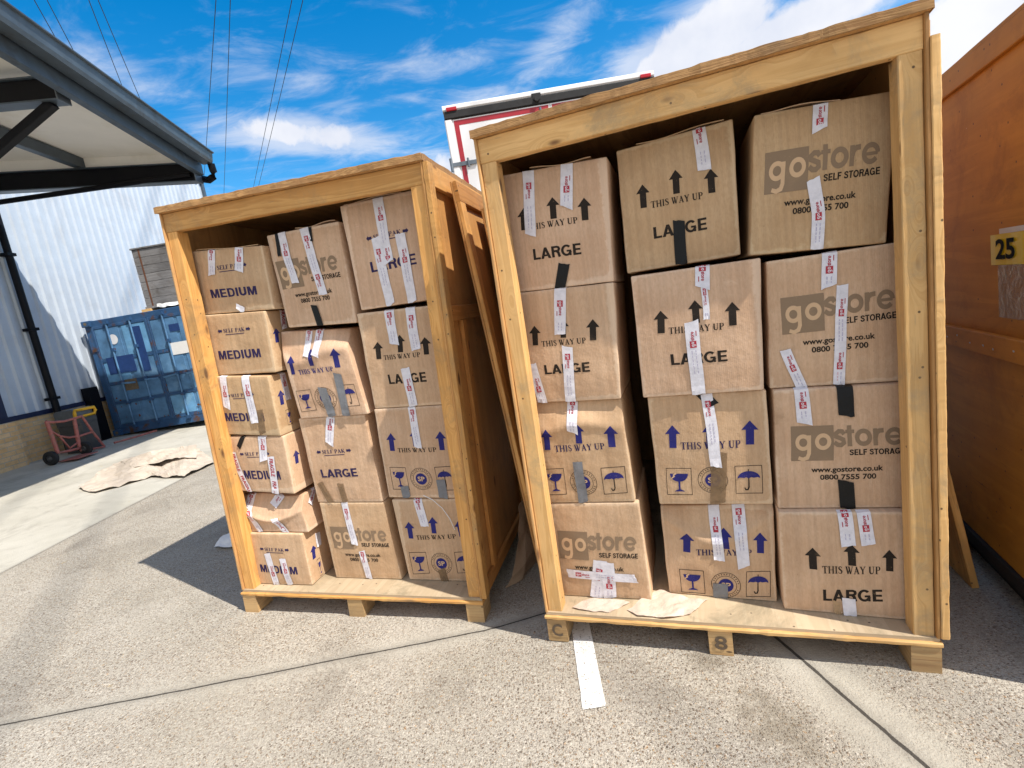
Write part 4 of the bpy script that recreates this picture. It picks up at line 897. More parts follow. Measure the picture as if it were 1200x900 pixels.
def build_box(key, dat, M, label, group):
    B = Box(key, dat, M)
    root = thing('cardboard_box', label, 'box', mat=M @ Matrix.Translation(B.o), group=group)
    # carton
    r = B.r
    def cuts(L, n): return [0, r * .35, r] + [r + (L - 2 * r) * i / n for i in range(1, n)] + [L - r, L - r * .35, L]
    ng = 40 if B.crush else 24
    cx, cz, cy = cuts(B.w, ng), cuts(B.h, ng), cuts(B.d, 6)
    mb = MB()
    mb.grid([[B.P(x, 0, z) for x in cx] for z in cz])
    mb.grid([[B.P(B.w, y, z) for y in cy] for z in cz])
    mb.grid([[B.P(0, y, z) for y in reversed(cy)] for z in cz])
    mb.grid([[B.P(x, B.d, z) for x in reversed(cx)] for z in cz])
    mb.grid([[B.P(x, y, B.h) for x in cx] for y in cy])
    mb.grid([[B.P(x, y, 0) for x in cx] for y in reversed(cy)])
    body = mb.build('carton', 'cardboard', root, smooth=True)
    bm = bmesh.new(); bm.from_mesh(body.data); bmesh.ops.remove_doubles(bm, verts=bm.verts, dist=.00005); bm.to_mesh(body.data); bm.free()
    for p in body.data.polygons: p.use_smooth = True
    ca = body.data.attributes.new('wear', 'FLOAT', 'POINT')
    wv = []
    for v_ in body.data.vertices:
        q_ = v_.co + B.o
        tx = (q_.x - B.BL.x) / max(.01, B.BR.x - B.BL.x); tz = (q_.z - B.BL.z) / max(.01, B.TL.z - B.BL.z)
        dd = sorted((min(tx, 1 - tx) * B.w, min(tz, 1 - tz) * B.h, min(q_.y - B.BL.y, B.BL.y + B.d - q_.y)))
        wv.append(min(1.0, max(0.0, 1 - max(dd[1], 0) / .022)))
    ca.data.foreach_set('value', wv)

    fl = {'RA1': (.30, .86, .012), 'RB1': (.18, .93, .010), 'RC1': (.05, .62, .011), 'LA1': (.10, .95, .008), 'LB1': (.42, .96, .012), 'LC1': (.05, .8, .008)}.get(key)
    if fl:
        m3 = MB(); xa, xb, up = fl[0] * B.w, fl[1] * B.w, fl[2]
        top = [[B.P(xa + (xb - xa) * i / 8, yy, B.h, .0012 + up * (1 - yy / .20) * (.55 + .45 * math.sin(i * .8 + B.seed))) for i in range(9)] for yy in (.004, .07, .20)]
        m3.grid(top)
        m3.grid([[p + Vector((0, 0, -.0035)) for p in top[0]], top[0]])
        m3.build('lid_flap', 'cardboard', root)

    def mark(name, layers, o, e, yv, side='F', base=.0010):
        """layers: (material, polygons) printed one over the other"""
        mb = MB(); mats = []
        k = 0
        for mat, polys in layers:
            if mat not in mats: mats.append(mat)
            for q0 in polys:
                of = base + .00003 * (k % 12) + .0004 * [l[0] for l in layers].index(mat)
                k += 1
                q1 = [(o[0] + e[0] * p[0] + yv[0] * p[1], min(o[1] + e[1] * p[0] + yv[1] * p[1], B.h - .001)) for p in q0]
                for q in slice_poly(slice_poly([q1], 0, .014), 1, .014):
                    mb.poly([B.face(side, p[0], p[1], of) for p in q], mi=mats.index(mat))
        return mb.build(name, mats, root)

    for side, items in (('F', dat['f']), ('R', dat['s'])):
        lay = 0
        for it in items:
            t = it[0]
            if t == 'txt': mark('lettering', [(INKN[it[2]], bold(it[1]))], it[3], it[4], it[5], side)
            elif t == 'way': mark('lettering', [(INKN[it[1]], serif('THIS WAY UP'))], it[2], it[3], it[4], side)
            elif t == 'arr':
                o_, e, yv = it[2], it[3], it[4]
                if side == 'R': e = [.058, 0]
                mark('arrow_mark', [(INKN[it[1]], [rect(-.24, 0, .24, .34), rect(-.24, .34, .24, .62), [(-.5, .62), (.5, .62), (0, 1)]])], o_, e, yv, side)
            elif t == 'pak':
                arrow_l = [[(0, .5), (.05, -.05), (.05, 1.05)], rect(.05, .2, .13, .8)]
                arrow_r = [[(1, .5), (.95, 1.05), (.95, -.05)], rect(.87, .2, .95, .8)]
                tx = xf(serif('SELF PAK'), .17, 0, .66, 1.0)
                mark('lettering', [('ink_navy', tx + arrow_l + arrow_r + [rect(.22, -.56, .80, -.38)])], it[1], it[2], it[3], side)
            elif t == 'logo':
                o_, e, yv = it[1], it[2], it[3]
                o2 = [o_[0] - yv[0], o_[1] - yv[1]]
                N_ = lambda polys: [[(p[0] / 397, p[1] / 123) for p in q] for q in polys]
                mark('logo_square', [('ink_grey', [rect(0, 0, .388, 1)]), ('bare_card', N_(logo_go()))], o2, e, yv, side)
                mark('logo_lettering', [('ink_grey', N_(logo_store()))], o2, e, yv, side)
                for tx in (xf(bold('SELF STORAGE'), .522, .13, .483, .165), xf(sans('www.gostore.co.uk', .025), .187, -.335, .63, .155), xf(sans('0800 7555 700', .025), .265, -.56, .49, .15)):
                    mark('lettering', [('ink_black', tx)], o2, e, yv, side)
            elif t == 'glass':
                fr = ribbon([(0, 0), (1, 0), (1, 1), (0, 1)], .022, True)
                bowl = fan([(.15, .80), (.87, .80)] + arc(.51, .80, .36, -8, -172, 12, .30)[0:])
                stem = [rect(.475, .20, .545, .52)] + fan([(.30, .13), (.72, .13), (.66, .17), (.53, .22), (.49, .22), (.36, .17)])
                crack = ribbon([(.20, .62), (.31, .70), (.29, .75), (.40, .82)], [.03, .055, .05, .06])
                mark('glass_symbol', [('ink_black', fr), ('ink_blue', bowl + stem), ('bare_card', crack)], it[1], it[2], it[3], side)
            elif t == 'umb':
                fr = ribbon([(0, 0), (1, 0), (1, 1), (0, 1)], .022, True)
                top = arc(.5, .56, .42, 0, 180, 14, .25)
                sc = [p for i in range(4) for p in arc(.08 + .105 + .21 * i, .54, .105, 180, 0, 4, .05)]
                can = []
                for i in range(14):
                    a_, b_ = top[i], top[i + 1]
                    za = .55 + .04 * abs(math.sin((a_[0] - .08) / .21 * math.pi)); zb = .55 + .04 * abs(math.sin((b_[0] - .08) / .21 * math.pi))
                    can.append([(a_[0], za), (a_[0], max(a_[1], za + .001)), (b_[0], max(b_[1], zb + .001)), (b_[0], zb)])
                stem = ribbon([(.5, .88), (.5, .22), (.46, .13), (.38, .13), (.34, .21)], [.035, .05, .045, .045, .04])
                mark('umbrella_symbol', [('ink_black', fr), ('ink_blue', can), ('ink_black', stem)], it[1], it[2], it[3], side)
            elif t == 'seal':
                tick = []
                for k in range(30):
                    a_ = k * 12
                    if 0 < (a_ % 180) < 168: tick += [ribbon([(.83 * math.cos(R(a_)), .83 * math.sin(R(a_))), (.92 * math.cos(R(a_)), .92 * math.sin(R(a_)))], .055)[0]]
                mark('round_seal', [('ink_black', ring(0, 0, 1.0, .035, 32) + ring(0, 0, .74, .03, 28) + tick), ('ink_blue', fan(arc(0, 0, .52, 0, 360, 24)[:-1])),
                                    ('bare_card', xf(sans('SP', .025), -.33, -.2, .66, .42))], it[1], it[2], it[3], side)
            elif t == 'tape':
                lay += 1
                col, wd, pts = it[1], it[2], [Vector(p) for p in it[3]]
                if side == 'R': wd = .045
                wd = min(wd, .062)
                rn = random.Random(key + str(lay) + side)
                d0 = (pts[0] - pts[1]).normalized()
                if pts[0].y > B.h - .016: pts[0] = pts[0] + d0 * (B.h - pts[0].y + .014)
                d1 = (pts[-1] - pts[-2]).normalized()
                if pts[-1].y < .012: pts[-1] = pts[-1] + d1 * (pts[-1].y - .002)
                # resample
                path = [pts[0]]
                for a_, b_ in zip(pts, pts[1:]):
                    n = max(2, int((b_ - a_).length / .016))
                    path += [a_ + (b_ - a_) * (i / n) for i in range(1, n + 1)]
                if len(pts) > 2:
                    for _ in range(3): path = [path[0]] + [(path[i - 1] + path[i] * 2 + path[i + 1]) / 4 for i in range(1, len(path) - 1)] + [path[-1]]
                base = .0019 + .0007 * lay
                n = len(path); frm = []; cum = [0]
                for i in range(n):
                    tg = (path[min(i + 1, n - 1)] - path[max(i - 1, 0)]).normalized(); frm.append((path[i], tg, Vector((-tg.y, tg.x))))
                    if i: cum.append(cum[-1] + (path[i] - path[i - 1]).length)
                Lt = cum[-1]
                cut0, cut1 = rn.uniform(-.3, .3), rn.uniform(-.45, .45)
                tw = 1.0
                rows, U = [], []
                for i, (p, tg, nn) in enumerate(frm):
                    row, ur = [], []
                    for j in range(5):
                        s_ = (j / 4 - .5) * wd
                        sh = 0
                        if i == n - 1: sh = cut1 * s_ + rn.uniform(-.002, .002)
                        elif i == n - 2: sh = cut1 * s_ * .6
                        if i == 0 and pts[0].y < B.h: sh = cut0 * s_ + rn.uniform(-.002, .002)
                        qq = p + nn * s_ + tg * sh
                        if qq.y < .002: qq.y = .002
                        lift = .0016 * max(0, noise.noise(Vector((cum[i] * 30 + key.__len__() + lay * 5, s_ * 60, B.seed))))
                        if i >= n - 2: lift += .0022 * (i - n + 3) * rn.random()
                        row.append(B.face(side, qq.x, qq.y, base + lift)); ur.append((cum[i], s_))
                    rows.append(row); U.append(ur)
                mb = MB(); mb.grid(rows, U, 0, flip=True)
                mats = [TAPE[col]]

                def at(l, s_, of):
                    i = 0
                    while i < n - 2 and cum[i + 1] < l: i += 1
                    p, tg, nn = frm[i]
                    q = p + tg * (l - cum[i]) + nn * s_
                    return B.face(side, q.x, max(q.y, .001), base + .0012 + of)
                if col == 'white' and Lt > .05:
                    mats += ['tape_red', 'tape_white', 'tape_faint', 'tape_faint_red']
                    pos = rn.uniform(.01, .07) if Lt > .18 else .006; sgn = rn.choice((1, -1)); k = 0
                    while pos + .085 < Lt:
                        def pr(polys, mi, of0):
                            for q in polys:
                                pp = [at(pos + (a if sgn > 0 else .085 - a), (b if sgn > 0 else -b), of0) for a, b in q]
                                mb.poly(pp, mi=mi)
                        s2 = wd / .05
                        pr(gridrect(0, -.012 * s2, .027, .012 * s2, 2, 2), 1, .0001)
                        pr([[(p[0] / 154 * .024 + .0015, (p[1] / 123 - .5) * .020 * s2) for p in q] for q in logo_go()], 2, .0003)
                        pr([[((p[0] - 154) / 243 * .036 + .029, (p[1] - 76) / 123 * .020 * s2) for p in q] for q in logo_store()], 1, .0001)
                        pr([rect(.046, -.0145 * s2, .066, -.0115 * s2)], 1, .0001)
                        l = pos + .092
                        for rowi in (-1, 1):
                            x_ = l + .004
                            while x_ < min(Lt, l + .10) - .012:
                                ln = rn.uniform(.006, .016)
                                pp = [at(a, b, .0001) for a, b in rect(x_, rowi * .007 * s2 - .0016, x_ + ln, rowi * .007 * s2 + .0016)]
                                mb.poly(pp, mi=3 if (k + rowi) % 3 else 4); x_ += ln + .004
                        k += 1; pos += .20
                elif col == 'fragile':
                    mats += ['tape_red']
                    pos = .012
                    while pos < Lt - .03:
                        ln = .105
                        for q in xf(sans('FRAGILE', .025), 0, -wd * .28, ln, wd * .56):
                            if pos + max(p[0] for p in q) > Lt - .003: continue
                            mb.poly([at(pos + p[0], p[1], .0001) for p in q], mi=1)
                        pos += ln + .03
                mb.build('tape_strip', mats, root, smooth=False)
    return root


LAB = {
    'LA1': 'MEDIUM box topping the stack of six in the smaller crate, two short white tapes',
    'LA2': 'MEDIUM box with no tape on its front, second from top in the stack of six',
    'LA3': 'MEDIUM box with white tapes and a brown strip over its last letter',
    'LA4': 'MEDIUM box bound with red and white FRAGILE tape, above the crushed box',
    'LA5': 'crushed box with caved-in top and no lettering, above the lowest MEDIUM box',
    'LA6': 'MEDIUM box on the deck of the smaller crate, two white tapes crossing its lettering',
    'LB1': 'tilted grey-logo box with black-edged white tapes, top of the middle stack in the smaller crate',
    'LB2': 'dented THIS WAY UP box with two grey tape strips over its round seal and umbrella',
    'LB3': 'LARGE box in blue lettering with two short brown tapes below it',
    'LB4': 'grey-logo box on the deck of the smaller crate, between MEDIUM and THIS WAY UP boxes',
    'LC1': 'LARGE box with blue lettering crossed by three long white tapes, topmost in its stack',
    'LC2': 'LARGE box with three black arrows in the smaller crate, under the three-taped box',
    'LC3': 'THIS WAY UP box with uncovered SP seal and two short grey tapes at its foot',
    'LC4': 'THIS WAY UP box on the smaller crate deck with brown tape below its seal',
    'RA1': 'LARGE box with white tape over its first arrow, topmost beside the leaning panels',
    'RA2': 'LARGE box with three white tapes, one slanting at its lower corner',
    'RA3': 'THIS WAY UP box with one long grey tape over its seal, above the cross-taped box',
    'RA4': 'grey-logo box with a cross of white tape over its phone number',
    'RB1': 'LARGE box with a wide black tape over the middle of its lettering',
    'RB2': 'LARGE box with a twisted white tape end and long white tape through its letters',
    'RB3': 'THIS WAY UP box with wide brown tape over its SP seal',
    'RB4': 'THIS WAY UP box on the bigger crate deck with two parallel white tapes',
    'RC1': 'topmost grey-logo box of the bigger crate, white tape through its web address',
    'RC2': 'grey-logo box with white tape running from logo to base, above the black-taped box',
    'RC3': 'grey-logo box with black tape at its top and bottom edges',
    'RC4': 'LARGE box on the bigger crate deck with two short white tapes above its arrows',
}
for key, dat in BOXES.items():
    build_box(key, dat, MC1 if key[0] == 'L' else MC2, LAB[key], 'boxes in the smaller crate' if key[0] == 'L' else 'boxes in the bigger crate')

# white string hanging over the corner box
mb = MB()
mb.tube([MC1 @ Vector(p) for p in ((1.19, .143, .655), (1.24, .142, .63), (1.29, .142, .58), (1.325, .142, .52), (1.345, .142, .455))], .0022, 6)
tag(mb.build('string', 'white_paper'), 'loose white string hanging down the corner THIS WAY UP box', 'string')

# ------------------------------------------------------------------ leaning closure panels


def closure_panel(label, M, foot, top, y0, y1, group):
    foot, top = Vector(foot), Vector(top)
    up = (top - foot); L = up.length; up.normalize()
    yv = Vector((0, 1, 0)); out = yv.cross(up)          # outward (away from the crate)
    if out.x < 0: out = -out
    Rm = Matrix((yv, -out, up)).transposed().to_4x4()
    if Rm.determinant() < 0: Rm = Matrix((yv, out, up)).transposed().to_4x4()
    T = M @ Matrix.Translation((foot.x, y0, foot.z)) @ Rm
    sgn = -1 if (Rm.to_3x3() @ Vector((0, 1, 0))).dot(out) < 0 else 1
    t = thing('closure_panel', label, 'panel', mat=T, group=group)
    W_ = y1 - y0
    def tb(n, lo, hi, mat, **k):
        lo2 = (lo[0], min(lo[1] * sgn, hi[1] * sgn), lo[2]); hi2 = (hi[0], max(lo[1] * sgn, hi[1] * sgn), hi[2])
        return timber(n, t, mat, lo2, hi2, **k)
    tb('plywood_sheet', (0, 0, 0), (W_, .012, L), 'ply_side', jit=.001)
    for x in (0, W_ * .5 - .035, W_ - .07): tb('upright_batten', (x, .0125, .101), (x + .07, .034, L - .101), 'pine' if x == 0 else 'pine_dark', jit=.002)
    for z in (0, L - .1): tb('cross_batten', (0, .0125, z), (W_, .034, z + .1), 'pine_dark', jit=.002)
    return t


closure_panel('leaning plywood panel with pine frame, edge closest to the smaller crate', MC1, (1.786, 0, .040), (1.548, 0, 2.235), .205, 1.62, 'plywood panels leaning between the crates')
closure_panel('leaning plywood panel set further back, resting on the other panel beside the bigger crate', MC1, (1.838, 0, .040), (1.612, 0, 2.14), .47, 1.80, 'plywood panels leaning between the crates')

T = MC2
t = thing('leaning_board', 'thick bare board leaning against the bigger crate beside the orange crate', 'board', mat=T)
mb = MB(); mb.beam((1.848, .86, .012), (1.553, .86, 1.63), (0, 1, 0), .30, .014, 12, .002, .0015, 3.0)
mb.build('board', 'pine', t)

# paper packing pieces


def crumple(name, label, cat, rows, mat, amp=.012, freq=9.0, M=None, thick=.0015):
    """rows: list of polylines (world or M space) with equal count, refined and crumpled"""
    P = [[Vector(p) for p in r_] for r_ in rows]
    for _ in range(3):
        P = [[x for a, b in zip(r_, r_[1:]) for x in (a, (a + b) / 2)] + [r_[-1]] for r_ in P]
        Q = []
        for a, b in zip(P, P[1:]): Q += [a, [(x + y) / 2 for x, y in zip(a, b)]]
        P = Q + [P[-1]]
    seed = len(label) * .77
    out = []
    for i, r_ in enumerate(P):
        row = []
        for j, p in enumerate(r_):
            n = noise.noise_vector(p * freq + Vector((seed, 0, 0)))
            n2 = noise.noise_vector(p * freq * 2.6 + Vector((0, seed, 0)))
            ridge = abs(noise.noise(p * freq * .6 + Vector((0, 0, seed))))
            q = p + Vector((n.x * amp * .8, n.y * amp * .8, abs(n.z) * amp + ridge * amp * 1.1 + n2.z * amp * .3))
            row.append((M @ q) if M else q)
        out.append(row)
    mb = MB(); mb.grid(out)
    o = mb.build(name, mat)
    md = o.modifiers.new('thickness', 'SOLIDIFY'); md.thickness = thick
    tag(o, label, cat)
    return o


gz = ground_z
def G(x, y, h=0.0): return (x, y, gz(x) + h)
crumple('packing_paper', 'large crumpled kraft paper sheet lying on the smooth concrete near the blue container', 'paper', [
    [G(-5.62, 6.12, .01), G(-5.40, 5.97, .015), G(-5.15, 5.80, .012)],
    [G(-5.86, 6.75, .02), G(-5.35, 6.40, .03), G(-4.97, 6.00, .010)],
    [G(-6.05, 7.25, .02), G(-5.35, 6.75, .13), G(-4.80, 6.26, .010)],
    [G(-5.85, 7.50, .02), G(-5.10, 6.85, .05), G(-4.52, 6.14, .012)],
    [G(-5.30, 7.50, .02), G(-4.80, 7.00, .15), G(-4.24, 6.04, .03)],
    [G(-4.75, 7.28, .08), G(-4.52, 6.95, .05), G(-4.19, 6.40, .012)],
    [G(-4.60, 7.12, .01), G(-4.40, 6.90, .02), G(-4.20, 6.62, .010)]], 'kraft_pale', .034, 7.0)
crumple('packing_paper', 'folded-over kraft paper layer lying on top of the crumpled sheet near the container', 'paper', [
    [G(-6.0, 7.3, .03), G(-5.55, 6.85, .10), G(-5.25, 6.55, .075)], [G(-5.85, 7.45, .03), G(-5.2, 6.9, .20), G(-4.95, 6.60, .10)],
    [G(-5.3, 7.45, .03), G(-4.9, 7.05, .19), G(-4.66, 6.62, .13)], [G(-4.85, 7.32, .12), G(-4.6, 6.98, .20), G(-4.46, 6.68, .10)]], 'kraft_pale', .04, 6.0)
zt = HB + .031
crumple('torn_paper', 'torn pale paper scrap under the cross-taped box on the crate deck', 'paper', [
    [(.12, .045, zt), (.16, .10, zt), (.20, .13, zt)], [(.22, .025, zt), (.24, .07, zt), (.30, .125, zt)], [(.29, .03, zt), (.31, .07, zt), (.35, .12, zt)], [(.315, .06, zt), (.35, .085, zt), (.38, .11, zt)]], 'paper_torn', .010, 16, MC2)
crumple('torn_paper', 'wider torn paper sheet lying between two boxes on the crate deck', 'paper', [
    [(.37, .055, zt), (.40, .10, zt), (.47, .19, zt)], [(.42, .018, zt), (.46, .09, zt), (.51, .22, zt)], [(.53, .012, zt), (.54, .10, zt), (.56, .19, zt)], [(.64, .045, zt), (.65, .09, zt), (.66, .165, zt)], [(.66, .08, zt), (.68, .11, zt), (.72, .165, zt)]], 'paper_torn', .012, 14, MC2)
crumple('packing_paper', 'folded brown paper standing on the ground between the two crates', 'paper', [
    [(1.55, .27, .03), (1.62, .36, .03), (1.70, .60, .035)], [(1.59, .30, .08), (1.65, .40, .12), (1.70, .62, .12)],
    [(1.63, .40, .26), (1.65, .50, .28), (1.69, .66, .24)], [(1.62, .48, .42), (1.63, .55, .44), (1.67, .70, .36)]], 'kraft_brown', .02, 8.0, MC1)
crumple('paper_scrap', 'small white paper scrap lying on the shaded concrete beside the smaller crate', 'paper', [
    [G(-2.54, 3.74, .01), G(-2.40, 3.70, .02), G(-2.22, 3.70, .015)], [G(-2.52, 3.86, .05), G(-2.38, 3.84, .09), G(-2.20, 3.84, .05)], [G(-2.50, 4.0, .02), G(-2.36, 4.02, .04), G(-2.2, 3.98, .02)]], 'white_paper', .02, 12.0)

# ------------------------------------------------------------------ orange storage crate beside the camera
MC3 = Matrix.Translation((1.727, 1.413, -.030)) @ Matrix.Rotation(R(-23.4), 4, 'Z')
t = thing('storage_crate', 'big orange-stained closed plywood crate with a yellow 25 label on its side', 'crate', mat=MC3)
Hc, Dc, Wc = 2.27, 2.2, 1.5
timber('base', t, 'tarred_wood', (.05, .05, .0), (Wc - .05, Dc - .05, .105), .002)
for y in (.0, 1.04, 2.08):
    timber('skid', t, 'tarred_wood', (.004, y, 0), (Wc, y + .12, .104), .002)
timber('base_rail', t, 'tarred_wood', (-.012, 0, .106), (.03, Dc, .165), .002)
timber('side_panel', t, 'stained_ply', (.004, .0, .166), (.018, Dc, Hc - .02), .0005)
timber('side_panel', t, 'stained_ply', (Wc - .018, .0, .166), (Wc - .004, Dc, Hc - .02), .0005)
timber('front_panel', t, 'stained_ply', (.0185, .0, .166), (Wc - .0185, .014, Hc - .02), .0005)
timber('back_panel', t, 'stained_ply', (.0185, Dc - .014, .166), (Wc - .0185, Dc, Hc - .02), .0005)
timber('roof_panel', t, 'stained_ply', (-.01, -.01, Hc - .019), (Wc + .01, Dc + .01, Hc), .001)
timber('top_rail', t, 'stained_ply', (-.016, -.004, Hc - .105), (.0035, Dc, Hc - .0195), .001)
mr = timber('middle_rail', t, 'stained_ply', (-.022, -.004, 1.06), (.0035, Dc, 1.15), .001)
mb = MB(); rn = random.Random(4)
for k in range(16):
    y = .08 + k * .115 + rn.uniform(-.02, .02); z = 1.105 + rn.uniform(-.012, .012)
    mb.poly([(-.0245, y + .011 * math.cos(a * .9) * rn.uniform(.5, 1), z + .006 * math.sin(a * .9) * rn.uniform(.5, 1)) for a in range(7)])
mb.build('nail_chip', 'white_paper', mr)
lab = MB()
lab.grid([[(.0018 - .0012 * math.sin(i * 1.3), .62 - .30 * i / 8, z) for i in range(9)] for z in (1.425, 1.48, 1.542)], flip=True)
lo = lab.build('number_label', 'label_yellow', t)
v, f = glyphs('25', .03)
mb = MB()
for fc in f: mb.poly([(-.0010, .577 - v[k][0] * .135, 1.447 + v[k][1] * .076) for k in reversed(fc)])
mb.build('lettering', 'label_black', lo)
mb = MB(); mb.grid([[(.0022, .57 - .26 * i / 6, z) for i in range(7)] for z in (1.22, 1.32, 1.4245)], flip=True)
m, h, b, o_ = new_mat('clear_pouch')
b.inputs['Base Color'].default_value = (.42, .33, .27, 1); b.inputs['Roughness'].default_value = .18
tr = h.n('ShaderNodeBsdfTransparent'); co = h.n('ShaderNodeTexCoord').outputs['Object']
h.link(h.n('ShaderNodeBump', {'Height': h.noise(co, 18, 4, .6, 1.0), 'Strength': .5, 'Distance': .01}).outputs[0], b.inputs['Normal'])
h.link(h.n('ShaderNodeMixShader', {0: .45, 1: b.outputs[0], 2: tr.outputs[0]}).outputs[0], o_.inputs[0])
mb.build('document_pouch', 'clear_pouch', t)
mb = MB(); mb.grid([[(.0024, .555 - .2 * i / 4, z) for i in range(5)] for z in (1.5425, 1.562)], flip=True)
mb.build('paper_strip', 'white_paper', t)

# ------------------------------------------------------------------ lorry behind the crates
t = thing('lorry', 'white box lorry with red-striped rear doors parked behind the crates', 'lorry', (-.26, 6.15, -.02))
X0, X1, ZB, ZT, LN = 0.0, 2.49, 1.05, 4.0, 8.2
mb = MB(); mb.beam((1.245, .06, (ZB + ZT) / 2), (1.245, LN, (ZB + ZT) / 2), (1, 0, 0), 1.243, (ZT - ZB) / 2 - .004, 4, .05)
mb.build('cargo_body', 'white_paint', t)
fr = MB()
fr.beam((.045, .03, ZB), (.045, .03, ZT - .16), (1, 0, 0), .045, .045, 1, .012); fr.beam((X1 - .045, .03, ZB), (X1 - .045, .03, ZT - .16), (1, 0, 0), .045, .045, 1, .012)
fr.beam((X0, .035, ZT - .03), (X1, .035, ZT - .03), (0, 1, 0), .05, .032, 1, .022)
fr.beam((X0, .03, ZB - .06), (X1, .03, ZB - .06), (0, 1, 0), .06, .06, 1, .01)
rf = fr.build('rear_frame', 'white_paint', t)
sl = MB(); sl.beam((.005, .0, ZT - .11), (X1 - .005, .0, ZT - .11), (0, 0, 1), .043, .022, 1, .008)
sl.build('rubber_seal', 'rubber', rf)
for x0, x1 in ((.092, 1.2435), (1.2465, X1 - .092)):
    mb = MB(); mb.box((x0, .0, ZB + .002), (x1, .035, ZT - .162)); d = mb.build('rear_door', 'white_paint', t)
    mb = MB(); wst = .055
    zt_ = ZT - .175
    inner = x1 - .02 if x0 < 1 else x0 + .02
    ox = x0 + .015 if x0 < 1 else x1 - .015
    a, b2 = min(ox, inner), max(ox, inner)
    mb.box((a, -.0025, zt_ - wst), (b2, -.0003, zt_))
    mb.box((ox if x0 < 1 else ox - wst, -.0025, ZB + .1), ((ox + wst) if x0 < 1 else ox, -.0003, zt_ - wst - .0005))
    mb.box((a, -.0025, ZB + .045), (b2, -.0003, ZB + .0995))
    mb.build('red_stripe', 'truck_red', d)
    hx = -.004 if x0 < 1 else X1 + .004
    for z in (1.4, 2.2, 3.34):
        mb = MB()
        s_ = 1 if x0 < 1 else -1
        mb.box((min(hx, hx + s_ * .30), -.022, z - .022), (max(hx, hx + s_ * .30), -.004, z + .022)); mb.tube([(hx, -.02, z - .075), (hx, -.02, z + .075)], .018, 8)
        mb.tube([(hx + s_ * .2, -.03, z - .05), (hx + s_ * .2, -.03, z + .05)], .012, 8)
        mb.build('hinge', 'galv', d)
    mb = MB(); bx = x1 - .12 if x0 < 1 else x0 + .12
    mb.tube([(bx, -.03, ZB), (bx, -.03, ZT - .2)], .014, 8); mb.box((bx - .03, -.02, 2.0), (bx + .03, -.005, 2.1)); mb.build('locking_bar', 'galv', d)
for x in (.045, X1 - .165):
    mb = MB(); mb.beam((x, -.02, ZT - .052), (x + .12, -.02, ZT - .052), (0, 0, 1), .02, .016, 1, .007); mb.build('marker_light', 'lamp_red', t)
mb = MB(); mb.lathe((1.1, -.05, ZT - .10), (0, 1, 0), [(.0, 0), (.030, .0), (.036, .02), (.036, .05), (.0, .05)], 16); mb.beam((1.1, -.005, ZT - .105), (1.1, -.005, ZT - .035), (1, 0, 0), .055, .02, 1, .012); mb.build('rear_camera', 'rubber', t)
mb = MB(); mb.beam((.45, .2, .8), (.45, LN + 2.0, .8), (1, 0, 0), .05, .12, 1, .01); mb.beam((2.04, .2, .8), (2.04, LN + 2.0, .8), (1, 0, 0), .05, .12, 1, .01); mb.build('chassis', 'black_steel', t)
mb = MB(); mb.beam((.1, .1, .55), (2.39, .1, .55), (0, 0, 1), .07, .04, 1, .01); mb.box((.4, .08, .6), (.48, .16, .9)); mb.box((2.0, .08, .6), (2.08, .16, .9)); mb.build('bumper', 'galv', t)
for x in (.12, 2.15):
    mb = MB(); mb.box((x, -.0, .68), (x + .22, .05, .80)); mb.build('tail_light', 'lamp_red', t)
for y in (1.6, 2.8, 8.6):
    for x in (.16, 2.33):
        mb = MB(); mb.lathe((x - .14, y, .5), (1, 0, 0), [(.25, 0), (.44, 0), (.5, .05), (.5, .23), (.44, .28), (.25, .28)], 28)
        wh = mb.build('wheel', 'rubber', t, smooth=True)
        mb = MB(); mb.lathe((x - .12, y, .5), (1, 0, 0), [(0, .02), (.12, .0), (.25, .03), (.25, .21), (.12, .24), (0, .22)], 20); mb.build('rim', 'galv', wh)
mb = MB(); mb.beam((1.245, LN + .35, 1.9), (1.245, LN + 2.4, 1.9), (1, 0, 0), 1.2, .95, 2, .15, taper=.94); mb.build('cab', 'white_paint', t)

# ------------------------------------------------------------------ warehouse
XW = -8.3
t = thing('warehouse', 'metal-clad warehouse with buff brick plinth and navy trim along the yard', 'building', (XW, 9, .39))
T0 = Vector((XW, 9, .39))
def rel(p): return Vector(p) - T0
mb = MB()
y0, y1, z0, z1 = 2.0, 15.9, 1.21, 6.9
rows_lo, rows_hi, uvx = [], [], []
pit = .2; y = y0
prof = []
while y < y1:
    for dy, dx in ((0, 0), (.105, 0), (.128, .034), (.172, .034)):
        if y + dy <= y1: prof.append((XW + dx, y + dy))
    y += pit
prof.append((XW, y1))
mb.grid([[rel((x, yy, z)) for x, yy in prof] for z in (z0, 2.6, 4.0, 5.4, z1)])
mb.build('corrugated_wall', 'cladding', t)
mb = MB(); mb.box(rel((XW - 14, y0, .3)), rel((XW - .03, y1, z1 - .02))); mb.build('building_core', 'dark_void', t)
mb = MB(); mb.box(rel((XW - .02, y0, 1.13)), rel((XW + .055, y1, 1.209))); mb.build('base_trim', 'navy_trim', t)
mb = MB(); mb.box(rel((XW - .02, y1 + .002, .4)), rel((XW + .06, y1 + .12, z1 + .05))); mb.build('corner_trim', 'gutter_grey', t)
mb = MB(); mb.box(rel((XW - .02, y0, z1 + .001)), rel((XW + .08, y1 + .11, z1 + .12))); mb.build('eaves_trim', 'gutter_grey', t)
mb = MB()
ya, yb = 8.14, y1
mb.poly([rel((XW + .03, a, z)) for a, z in ((ya, .3), (yb, .3), (yb, 1.129), (ya, 1.129))], [(ya, 0), (yb, 0), (yb, .83), (ya, .83)])
mb.build('brick_plinth', 'buff_brick', t)
mb = MB()
